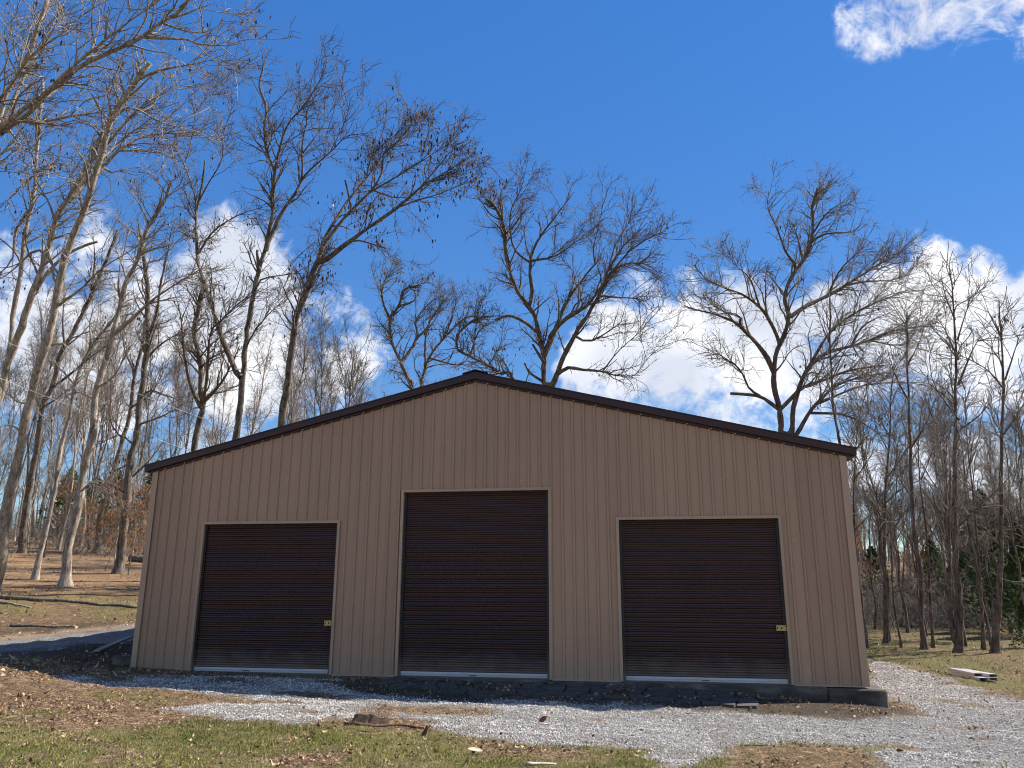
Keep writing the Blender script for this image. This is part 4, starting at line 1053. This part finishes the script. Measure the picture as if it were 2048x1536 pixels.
  trunk=[(1968, 1300), (1961, 1203), (1957, 1128), (1948, 1017), (1933, 850), (1930, 770)], limbs=[(4, (1954, 1085), (1975, 1065), (2000, 1056), (2047, 1050)), (4, (1958, 1165), (1980, 1145), (2000, 1130)), (3, (1940, 930), (1960, 880), (1985, 850)), (3, (1945, 980), (1925, 960), (1915, 940))]),
 dict(label='reddish brown trunk nearest the right edge of the picture', seed=37, w=14.3, bark='dark', dens=.6, leaves=20, w1=2.4,
  trunk=[(1990, 1306), (1996, 1203), (2002, 1110), (2006, 998), (2007, 850), (2010, 760), (2004, 660), (1998, 600)], limbs=[(4, (2006, 1010), (2020, 990), (2040, 970)), (4, (2007, 870), (2035, 830), (2060, 780)), (5, (2008, 780), (1975, 740), (1940, 720)), (4, (2003, 1100), (2030, 1090), (2060, 1075)), (4, (2008, 760), (2030, 700), (2045, 650)), (4, (2005, 680), (1980, 630), (1970, 600))]),
 dict(label='dark trunk half hidden behind the right wall corner', seed=38, w=8.4, bark='dark', dens=.5, leaves=0, w1=1.6,
  trunk=[(1734, 1285), (1722, 1203), (1712, 1100), (1706, 1000), (1710, 900), (1720, 830)], limbs=[(4, (1708, 960), (1730, 930), (1760, 880)), (4, (1711, 1060), (1740, 1030), (1760, 1020)), (3, (1711, 900), (1735, 870), (1745, 830))]),
]
for h in HEROES: hero(**h)
print('hero tris', STAT)

# ------------------------------------------------------------------ stock trees, copied through the woods
def generic(seed, height, r0, style, bark, twig, leaves=0, leafmat='oakleaf', dens=1.0, K=7):
    rng = np.random.default_rng(seed)
    lean = rng.normal(size=2) * (.05 if style != 'sapling' else .09)
    n = 10; t = np.linspace(0, 1, n)
    wob = np.cumsum(rng.normal(size=(n, 2)) * height * .009, axis=0)
    P = np.stack([lean[0] * t * height + wob[:, 0], lean[1] * t * height + wob[:, 1], t * height], 1)
    Q = catmull(P, 22); tt = np.linspace(0, 1, 22)
    R_ = r0 * (1 - .88 * tt ** .9) * (1 + .5 * np.exp(-Q[:, 2] / .2))
    V, F = tube_batch(Q[None], R_[None], K)
    nl = dict(slim=15, broad=13, sapling=9)[style]
    h0 = dict(slim=.38, broad=.30, sapling=.2)[style]
    C, CRd = spawn(rng, catmull(Q, 14)[None], np.interp(np.linspace(0, 1, 14), tt, R_)[None], nl, h0, .97, dict(slim=(.35, .75), broad=(.5, .95), sapling=(.5, 1.0))[style],
                   tuple(height * v for v in dict(slim=(.18, .36), broad=(.34, .55), sapling=(.16, .30))[style]), 14, .6, .02, .07, .18, .6, .012)
    v2, f2 = tube_batch(C, CRd, 5)
    F = np.concatenate([F, f2 + len(V)]); V = np.concatenate([V, v2])
    root = empty('bare_tree' if style != 'sapling' else 'sapling', (0, 0, -50), category='tree')
    link('trunk', mesh_np('trunk', V, F, MAT['bark_' + bark], True), root)
    top = catmull(Q[12:], 14)
    finish_crown(rng, root, np.zeros(3), np.concatenate([C, top[None]]), np.concatenate([CRd, np.interp(np.linspace(.55, 1, 14), tt, R_)[None]]), dens, MAT['twig_' + twig], leaves, MAT[leafmat], (.08, .16), dict(slim=.85, broad=1.0, sapling=.6)[style], fine=.8)
    STAT['tris'] += len(F) * 2
    return root
STOCK = [generic(201, 20, .125, 'slim', 'oak', 'oak', dens=.6), generic(202, 22, .15, 'slim', 'pale', 'pale', 30, dens=.55), generic(203, 18, .10, 'slim', 'dark', 'dark', dens=.6),
         generic(204, 19, .19, 'broad', 'oak', 'oak', 30, dens=.5), generic(205, 17, .17, 'broad', 'dark', 'oak', dens=.5),
         generic(206, 9, .06, 'sapling', 'dark', 'dark', dens=.75), generic(207, 7, .05, 'sapling', 'pale', 'pale', dens=.8), generic(208, 5, .045, 'sapling', 'oak', 'oak', 1100, 'rustleaf', dens=1.6)]
USED = set()
def plant(k, x, y, s, label, group, rz=None, sz=None):
    src = STOCK[k]
    if k in USED:
        r = src.copy(); COL.objects.link(r)
        for ch in src.children:
            c = ch.copy(); c.parent = r; COL.objects.link(c)
    else:
        r = src; USED.add(k)
    r.location = (x, y, float(terrain(x, y)) - .1)
    r.rotation_euler = (0, 0, RNG.random() * 6.283 if rz is None else rz)
    r.scale = (s, s, s * (sz or 1))
    r['label'] = label; r['group'] = group; r['category'] = 'tree'
    return r
def plant_px(k, px, depth, s, label, group, **kw):
    p = at(px, 1182, depth)
    return plant(k, p[0], p[1], s, label, group, **kw)
MARKS = [(-999, 20, 'behind the leaning trunk at the left edge'), (20, 60, 'around the mid-sized trunk at the far left'), (60, 110, 'behind the thin pale trunk'), (110, 165, 'behind the mottled pale trunk'), (165, 215, 'behind the leaning brown trunk'), (215, 275, 'behind the stout dark trunk'), (275, 330, 'above the left roof corner'),
         (330, 440, 'behind the forked tree'), (440, 540, 'behind the two-stemmed oak'), (540, 640, 'behind the leafy leaning oak'), (640, 770, 'right of the leafy leaning oak'), (770, 860, 'behind the small crooked tree'), (860, 1010, 'just left of the ridge'), (1010, 1250, 'near the broad oak'), (1250, 1450, 'between the two big oaks'), (1450, 1690, 'near the wide oak'),
         (1690, 1760, 'beside the right wall corner'), (1760, 1815, 'behind the crooked sapling'), (1815, 1880, 'behind the flaky trunk'), (1880, 1945, 'behind the thickest right trunk'), (1945, 1985, 'behind the pale leaning trunk'), (1985, 2030, 'behind the reddish trunk'), (2030, 9999, 'at the right edge')]
def where(label, px, dp, d0, d1):
    ph = next(m[2] for m in MARKS if m[0] <= px < m[1])
    q = (dp - d0) / (d1 - d0)
    return label + ' ' + ph + (', nearer' if q < .33 else ', far back' if q > .67 else '')
def fill(n, px0, px1, d0, d1, kinds, s0, s1, label, group, mind=1.6):
    pts = []
    tries = 0
    while len(pts) < n and tries < n * 30:
        tries += 1
        px = RNG.uniform(px0, px1); dp = RNG.uniform(d0, d1)
        p = at(px, 1182, dp)
        if any((p[0] - q[0]) ** 2 + (p[1] - q[1]) ** 2 < mind ** 2 for q in pts): continue
        if abs(p[0]) < 8.5 and -1 < p[1] < 14: continue
        pts.append(p)
        plant(int(RNG.choice(kinds)), p[0], p[1], RNG.uniform(s0, s1), where(label, px, dp, d0, d1), group, sz=RNG.uniform(.9, 1.1))
fill(26, -120, 330, 46, 90, [0, 1, 1, 2], .7, 1.0, 'thin bare woodland tree', 'trees of the wood on the left slope')
fill(15, 330, 760, 48, 80, [0, 1, 3, 0], .65, .95, 'fine-branched bare tree beyond the roof', 'far trees beyond the left half of the roof')
fill(9, 700, 1000, 60, 85, [0, 3, 4], .62, .82, 'small distant bare treetop', 'distant trees left of the ridge')
fill(8, 1120, 1640, 55, 75, [2, 5, 4], .45, .62, 'low distant treetop over the right roof', 'distant treetops over the right roof slope')
fill(46, 1695, 2130, 42, 80, [0, 2, 2, 5], .40, .66, 'slim bare thicket tree', 'trees of the thicket at the right')
fill(14, 1690, 2110, 33, 48, [5], .8, 1.3, 'thin leafless sapling', 'saplings at the right', mind=.8)
fill(7, 1700, 2120, 29, 40, [5], .9, 1.2, 'tall thin pole-like sapling', 'tall thin saplings at the right', mind=.9)
fill(14, -40, 290, 40, 62, [5, 6, 6], .7, 1.2, 'thin leafless slope sapling', 'saplings on the left slope', mind=.8)
for k, (px, dp, s) in enumerate([(205, 37, .55), (255, 36, .6), (150, 43, .6), (272, 43, .75), (105, 50, .8), (225, 47, .8), (1835, 47, .8), (1960, 58, 1.2), (1725, 52, 1.1)]):
    plant_px(7, px, dp, s, ['sapling with rusty dead leaves in front of the stout trunk by the left wall', 'sapling with rusty dead leaves touching the left wall edge', 'rusty-leaved sapling behind the mottled pale trunk', 'rusty-leaved sapling behind the stout trunk', 'rusty-leaved sapling behind the thin pale trunk', 'rusty-leaved sapling behind the leaning brown trunk', 'rusty-leaved sapling low among the right trunks', 'rusty-leaved sapling by the cedars at the right', 'rusty-leaved sapling beside the right wall corner'][k], 'rusty-leaved saplings')

# ------------------------------------------------------------------ cedars
def cedar_mesh(seed, h, r):
    rng = np.random.default_rng(seed)
    n = 2600
    t = rng.random(n) ** .75; z = h * (.06 + .94 * t)
    a = rng.random(n) * 6.283
    lobes = 1 + .28 * np.sin(a * 3 + seed + z * 1.7) + .22 * np.sin(a * 7 + z * 3.1)
    rr = r * (1 - t) ** .7 * np.sqrt(rng.uniform(.12, 1, n)) * lobes
    P = np.stack([rr * np.cos(a), rr * np.sin(a), z + rng.normal(size=n) * .12], 1)
    out = np.stack([np.cos(a), np.sin(a), np.full(n, .55)], 1) + rng.normal(size=(n, 3)) * .35; out = unit(out)
    sd = unit(np.cross(out, rng.normal(size=(n, 3))))
    L_ = rng.uniform(.16, .40, n)[:, None] * (h / 6); w = L_ * .24
    V = np.stack([P - out * L_ * .4, P + sd * w, P + out * L_ * .6, P - sd * w], 1).reshape(-1, 3)
    F = (np.arange(n) * 4)[:, None] + np.arange(4)[None]
    return mesh_np('crown', V, F, MAT['cedar'], False, dict(rnd=np.repeat(np.clip(rng.normal(.5, .25, n), 0, 1), 4)))
CED = [cedar_mesh(1, 7, 2.3), cedar_mesh(2, 6, 2.6), cedar_mesh(3, 8, 2.4)]
tv, tf = tube_batch(np.stack([np.zeros(8), np.zeros(8), np.linspace(-.2, 5.6, 8)], 1)[None], np.linspace(.14, .02, 8)[None], 6)
ctrunk = mesh_np('trunk', tv, tf, MAT['bark_dark'], True)
CEDL = [(110, 62, .8, 'dark green cedar between the thin and mottled trunks on the left slope'), (165, 66, .85, 'green cedar behind the mottled pale trunk'), (285, 60, .8, 'green cedar beside the left wall edge'), (205, 72, .9, 'farther green cedar between the back trunks on the left'),
        (2010, 39, .80, 'dark cedar filling the gap near the right edge of the picture'), (1985, 46, .95, 'dark cedar behind the pale thin trunk at the right'), (2060, 36, .75, 'low dark cedar at the right edge of the picture'), (1945, 50, .9, 'green cedar right of the thickest trunk'), (1872, 52, .65, 'low green cedar between the thin trunk and the thickest trunk'), (1752, 56, .7, 'green cedar bush close to the right wall corner'), (2045, 48, 1.1, 'tall dark cedar behind the reddish trunk at the right'), (2040, 30, .22, 'small round cedar bush on the grass at the right edge')]
for k, (px, dp, s, lb) in enumerate(CEDL):
    p = at(px, 1182, dp)
    r = empty('cedar_tree', (p[0], p[1], float(terrain(p[0], p[1])) - .05), label=lb, category='tree', group='cedars')
    r.scale = (s, s, s); r.rotation_euler = (0, 0, RNG.random() * 6.28)
    link('crown', CED[k % 3], r); link('trunk', ctrunk, r)

# ------------------------------------------------------------------ brush and far wood
def brush(name, n, px0, px1, d0, d1, h0, h1, mat, label, seed):
    rng = np.random.default_rng(seed)
    px = rng.uniform(px0, px1, n); dp = rng.uniform(d0, d1, n)
    B = np.array([at(a, 1182, b) for a, b in zip(px, dp)])
    keep = ~((np.abs(B[:, 0]) < 8.5) & (B[:, 1] < 14)); B = B[keep]; n = len(B)
    B[:, 2] = terrain(B[:, 0], B[:, 1]) - .05
    d = unit(rng.normal(size=(n, 3)) * np.array([.5, .5, .15]) + np.array([0, 0, 1]))
    L_ = rng.uniform(h0, h1, n)
    C = np.zeros((n, 6, 3)); C[:, 0] = B
    for q in range(1, 6):
        d = unit(d + rng.normal(size=(n, 3)) * .20 - np.array([0, 0, .06])); C[:, q] = C[:, q - 1] + d * (L_ / 5)[:, None]
    R_ = (.006 + .0035 * L_)[:, None] * np.linspace(1, .35, 6)[None]
    c2 = spawn(rng, C, R_, n * 5, .2, 1, (.4, 1.1), (.4, 1.3), 3, .7, .005, .25, .05, .3, .0055)
    v1, f1 = tube_batch(C, R_, 3); v2, f2 = tube_batch(c2[0], c2[1], 3)
    STAT['tris'] += 2 * (len(f1) + len(f2))
    link(name, mesh_np(name, np.concatenate([v1, v2]), np.concatenate([f1, f2 + len(v1)]), mat, True), kind='stuff', label=label, category='brush')
brush('thicket', 1900, 1690, 2150, 40, 72, 1.0, 4.0, MAT['twig_dark'], 'tangled leafless brush filling the thicket at the right', 51)
brush('undergrowth', 900, -120, 310, 44, 75, .8, 3.2, MAT['twig_oak'], 'leafless undergrowth in the wood on the left slope', 52)
def far_wood(name, n, px0, px1, d0, d1, h0, h1, mat, label, seed):
    rng = np.random.default_rng(seed)
    B = np.array([at(a, 1182, b) for a, b in zip(rng.uniform(px0, px1, n), rng.uniform(d0, d1, n))])
    B[:, 2] = terrain(B[:, 0], B[:, 1]) - .1
    H = rng.uniform(h0, h1, n)
    C = np.zeros((n, 8, 3)); C[:, 0] = B; d = np.tile([0, 0, 1.], (n, 1))
    for q in range(1, 8):
        d = unit(d + rng.normal(size=(n, 3)) * .05); C[:, q] = C[:, q - 1] + d * (H / 7)[:, None]
    R_ = (.10 + .006 * H)[:, None] * np.linspace(1, .15, 8)[None]
    a = spawn(rng, C, R_, n * 14, .3, 1, (.4, .9), (1.5, 4.0), 6, .6, .02, .12, .2, .6, .02)
    b = spawn(rng, a[0], a[1], n * 45, .2, 1, (.4, .9), (.8, 2.0), 3, .7, .014, .18, .15, .3, .015)
    V = []; F = []; off = 0
    for (c, r, K) in ((C, R_, 5), (a[0], a[1], 3), (b[0], b[1], 3)):
        v, f = tube_batch(c, r, K); V.append(v); F.append(f + off); off += len(v)
    F = np.concatenate(F); STAT['tris'] += 2 * len(F)
    link(name, mesh_np(name, np.concatenate(V), F, mat, True), kind='stuff', label=label, category='woods')
far_wood('far_woods', 150, 1600, 2300, 70, 110, 4, 8.5, MAT['twig_dark'], 'far mass of bare trees on the hillside at the right', 61)
far_wood('far_woods', 80, -300, 800, 90, 140, 8, 13, MAT['twig_oak'], 'far mass of bare trees up the slope at the left', 62)
print('tree tris', STAT)
# ------------------------------------------------------------------ small things
def log_tube(name, pts, r0, r1, mat, label, cat, K=8, knots=0, lift=1.0, n=24):
    P = np.array([ground(*p)[0] for p in pts]); P[:, 2] = terrain(P[:, 0], P[:, 1])
    Q = catmull(P, n); Q[:, 2] = terrain(Q[:, 0], Q[:, 1]) * .5 + np.linspace(Q[0, 2], Q[-1, 2], n) * .5
    R_ = np.linspace(r0, r1, n) * (1 + .08 * RNG.normal(size=n)); Q[:, 2] += R_ * .75 * lift
    v, f = tube_batch(Q[None], R_[None], K)
    e0 = np.arange(K)[::-1]; e1 = np.arange(K) + (n - 1) * K
    o = Q[0].copy()
    return link(name, mesh_np(name, v - o, [f, np.array([e0]), np.array([e1])] , mat, True), label=label, category=cat), o
def place(ob_o): ob, o = ob_o; ob.location = tuple(o); return ob
place(log_tube('fallen_log', [(-60, 1192), (60, 1201), (180, 1209), (275, 1217)], .075, .05, MAT['bark_oak'], 'long fallen log lying across the left slope', 'log'))
place(log_tube('fallen_branch', [(20, 1254), (90, 1255), (150, 1253)], .045, .025, MAT['bark_oak'], 'dark fallen branch lying above the road on the left', 'branch', 6))
place(log_tube('fallen_branch', [(-10, 1203), (30, 1211), (60, 1216)], .04, .02, MAT['bark_pale'], 'short pale branch below the fallen log at the left edge', 'branch', 6))
place(log_tube('fallen_log', [(262, 1122), (300, 1126)], .22, .2, MAT['bark_dark'], 'dark rotten log end showing beside the left wall', 'log', n=8))
place(log_tube('fallen_log', [(1868, 1238), (1930, 1240), (2050, 1241)], .16, .1, MAT['bark_dark'], 'dark fallen log under the cedars at the right', 'log'))
place(log_tube('pale_stick', [(1052, 1532), (1080, 1529), (1112, 1530)], .022, .012, MAT['palewood'], 'bleached stick lying in the grass at the bottom edge', 'stick', 6, n=9))
place(log_tube('thin_twig', [(715, 1462), (740, 1466), (760, 1463)], .006, .004, MAT['wood'], 'thin dark twig in the grass below the bark slab', 'twig', 5, n=9))
place(log_tube('thin_twig', [(850, 1490), (856, 1512), (866, 1522)], .005, .003, MAT['palewood'], 'thin pale twig lying in the grass', 'twig', 5, n=9))
place(log_tube('thin_twig', [(1480, 1492), (1530, 1491)], .008, .005, MAT['wood'], 'short brown twig on the gravel above the bare soil patch', 'twig', 5, n=9))
place(log_tube('pale_stick', [(1990, 1470), (2020, 1462), (2060, 1455)], .008, .005, MAT['palewood'], 'thin bleached stick on the gravel at the right edge', 'stick', 5, n=9))

def on_ground(px, py, dz=0):
    p = ground(px, py)[0]; return Vector((p[0], p[1], float(terrain(p[0], p[1])) + dz))
# slab of bark with a ragged edge
def bark_slab():
    a = on_ground(704, 1446); b = on_ground(772, 1450)
    L_ = (b - a).length; ang = math.atan2(b.y - a.y, b.x - a.x)
    mb = MB(); n = 9
    top = []; bot = []
    rg = random.Random(4)
    for i in range(n + 1):
        t = i / n
        top.append((t * L_, .07 + rg.uniform(-.012, .012), .115 + rg.uniform(-.015, .02) - .05 * t * t)); bot.append((t * L_, -.02 + rg.uniform(-.012, .012), .0 + rg.uniform(0, .012)))
    for i in range(n):
        mb.poly([bot[i], bot[i + 1], top[i + 1], top[i]])
        bk = lambda p: (p[0], p[1] + .045, p[2] - .005)
        mb.poly([top[i], top[i + 1], bk(top[i + 1]), bk(top[i])]); mb.poly([bk(bot[i]), bk(top[i]), bk(top[i + 1]), bk(bot[i + 1])])
    mb.poly([bot[0], top[0], (top[0][0], top[0][1] + .045, top[0][2]), (bot[0][0], bot[0][1] + .045, bot[0][2])])
    mb.poly([bot[n], top[n], (top[n][0], top[n][1] + .045, top[n][2]), (bot[n][0], bot[n][1] + .045, bot[n][2])])
    o = mb.build('bark_slab', MAT['wood'], label='dark brown slab of bark at the edge of the gravel', category='bark'); o.location = a; o.rotation_euler = (0, 0, ang)
bark_slab()
place(log_tube('rotten_stick', [(690, 1452), (740, 1454), (800, 1452), (848, 1458)], .030, .012, MAT['wood'], 'crumbly brown stick lying in front of the bark slab', 'stick', 6, n=18))
mb = MB()
mb.prism([(-.03, 0, 0), (.035, 0, 0), (.075, .01, .12), (.045, .01, .14)], (0, .02, 0)); mb.prism([(-.06, -.01, 0), (.0, -.01, 0), (.02, 0, .05)], (0, .02, 0))
o = mb.build('wood_splinter', MAT['wood'], label='upright dark splinter of wood where the grass meets the gravel', category='splinter'); o.location = on_ground(845, 1473, -.01)
def leaf_thing(px, py, s, mat, label, rot):
    me = mesh_np('fallen_leaf', np.array(LEAF_V) * s, np.array(LEAF_F), mat)
    o = link('fallen_leaf', me, label=label, category='leaf'); o.location = on_ground(px, py, s * .4); o.rotation_euler = rot
leaf_thing(1085, 1446, .085, MAT['redleaf'], 'single red brown leaf standing up on the gravel', (1.0, -.6, .4))
leaf_thing(950, 1510, .09, MAT['paleleaf'], 'large curled pale leaf on the grass right of the wood splinter', (.3, .2, .2))
leaf_thing(680, 1425, .07, MAT['litter'], 'lone tan leaf on the gravel above the bark slab', (.4, .1, 1.2))
leaf_thing(1800, 1508, .07, MAT['redleaf'], 'dark red leaf on the gravel at the lower right', (.5, .3, 2.0))

# board and block in the shade beside the left wall
a = on_ground(192, 1307, .05); b = on_ground(259, 1287, .16)
d = b - a
mb = MB(); mb.box(0, d.length, -.07, .07, -.02, .02, bev=.004)
o = mb.build('wooden_board', MAT['board'], label='weathered wooden board propped on the bank beside the left wall', category='board'); o.location = a; o.rotation_euler = d.to_track_quat('X', 'Z').to_euler()
p = on_ground(247, 1331)
blk = empty('concrete_block', tuple(p), label='grey concrete block lying in the shade at the left wall corner', category='block')
mb = MB()
for x in (-.2, -.02, .16): mb.box(x, x + .04, -.09, .09, 0, .19)
for y in (-.1, .062): mb.box(-.2, .2, y, y + .038, 0, .19, bev=.004)
mb.build('shell', MAT['concrete'], blk); blk.rotation_euler = (0, 0, .3)

# steel channels stacked at the edge of the gravel
near = on_ground(1968, 1364); far = on_ground(1902, 1349)
d = (far - near); d.z = 0; d.normalize()
ang = math.atan2(d.y, d.x)
side = Vector((-d.y, d.x, 0))
if side.y < 0: side = -side
def channel(L_, w, h, lip=.035, t=.004):
    mb = MB()
    mb.box(0, L_, -w / 2, w / 2, h - t, h)
    mb.box(0, L_, -w / 2, -w / 2 + t, 0, h - t - .0005); mb.box(0, L_, w / 2 - t, w / 2, 0, h - t - .0005)
    mb.box(0, L_, -w / 2 + t, -w / 2 + lip, 0, t); mb.box(0, L_, w / 2 - lip, w / 2 - t, 0, t)
    return mb.mesh('channel', MAT['steel'])
cm = channel(1.4, .19, .072)
zg = float(terrain(near.x, near.y)) + .02
SPEC = [(0, 0, 0, 0, 'lower pale steel channel nearest the gravel in the stack'), (.05, .25, 0, .03, 'lower pale steel channel on the grass side of the stack'), (.30, .04, .074, -.03, 'upper pale steel channel nearest the gravel in the stack'), (.12, .29, .074, .06, 'upper pale steel channel lying on the grass side of the stack')]
for (al, sd, dz, dr, lb) in SPEC:
    o = link('steel_channel', cm, label=lb, category='steel channel', group='steel channels stacked beside the gravel')
    q = near + d * al + side * sd
    o.location = (q.x, q.y, zg + dz); o.rotation_euler = (0, 0, ang + dr)

# two overhead wires on the left
def wire(p0, d0, p1, d1, sag, label):
    A = at(*p0, d0); B = at(*p1, d1); t = np.linspace(0, 1, 40)[:, None]
    Q = A * (1 - t) + B * t; Q[:, 2] -= (sag * 4 * t * (1 - t))[:, 0]
    v, f = tube_batch(Q[None], np.full((1, 40), .0085), 5)
    o = link('overhead_wire', mesh_np('overhead_wire', v - A, f, MAT['cable'], True), label=label, category='wire', group='overhead wires'); o.location = tuple(A)
wire((-700, 395), 20, (520, 880), 34, .1, 'upper pale overhead wire crossing the trees on the left')
wire((-700, 470), 18, (395, 908), 31, .1, 'lower pale overhead wire slanting down to the left roof corner')
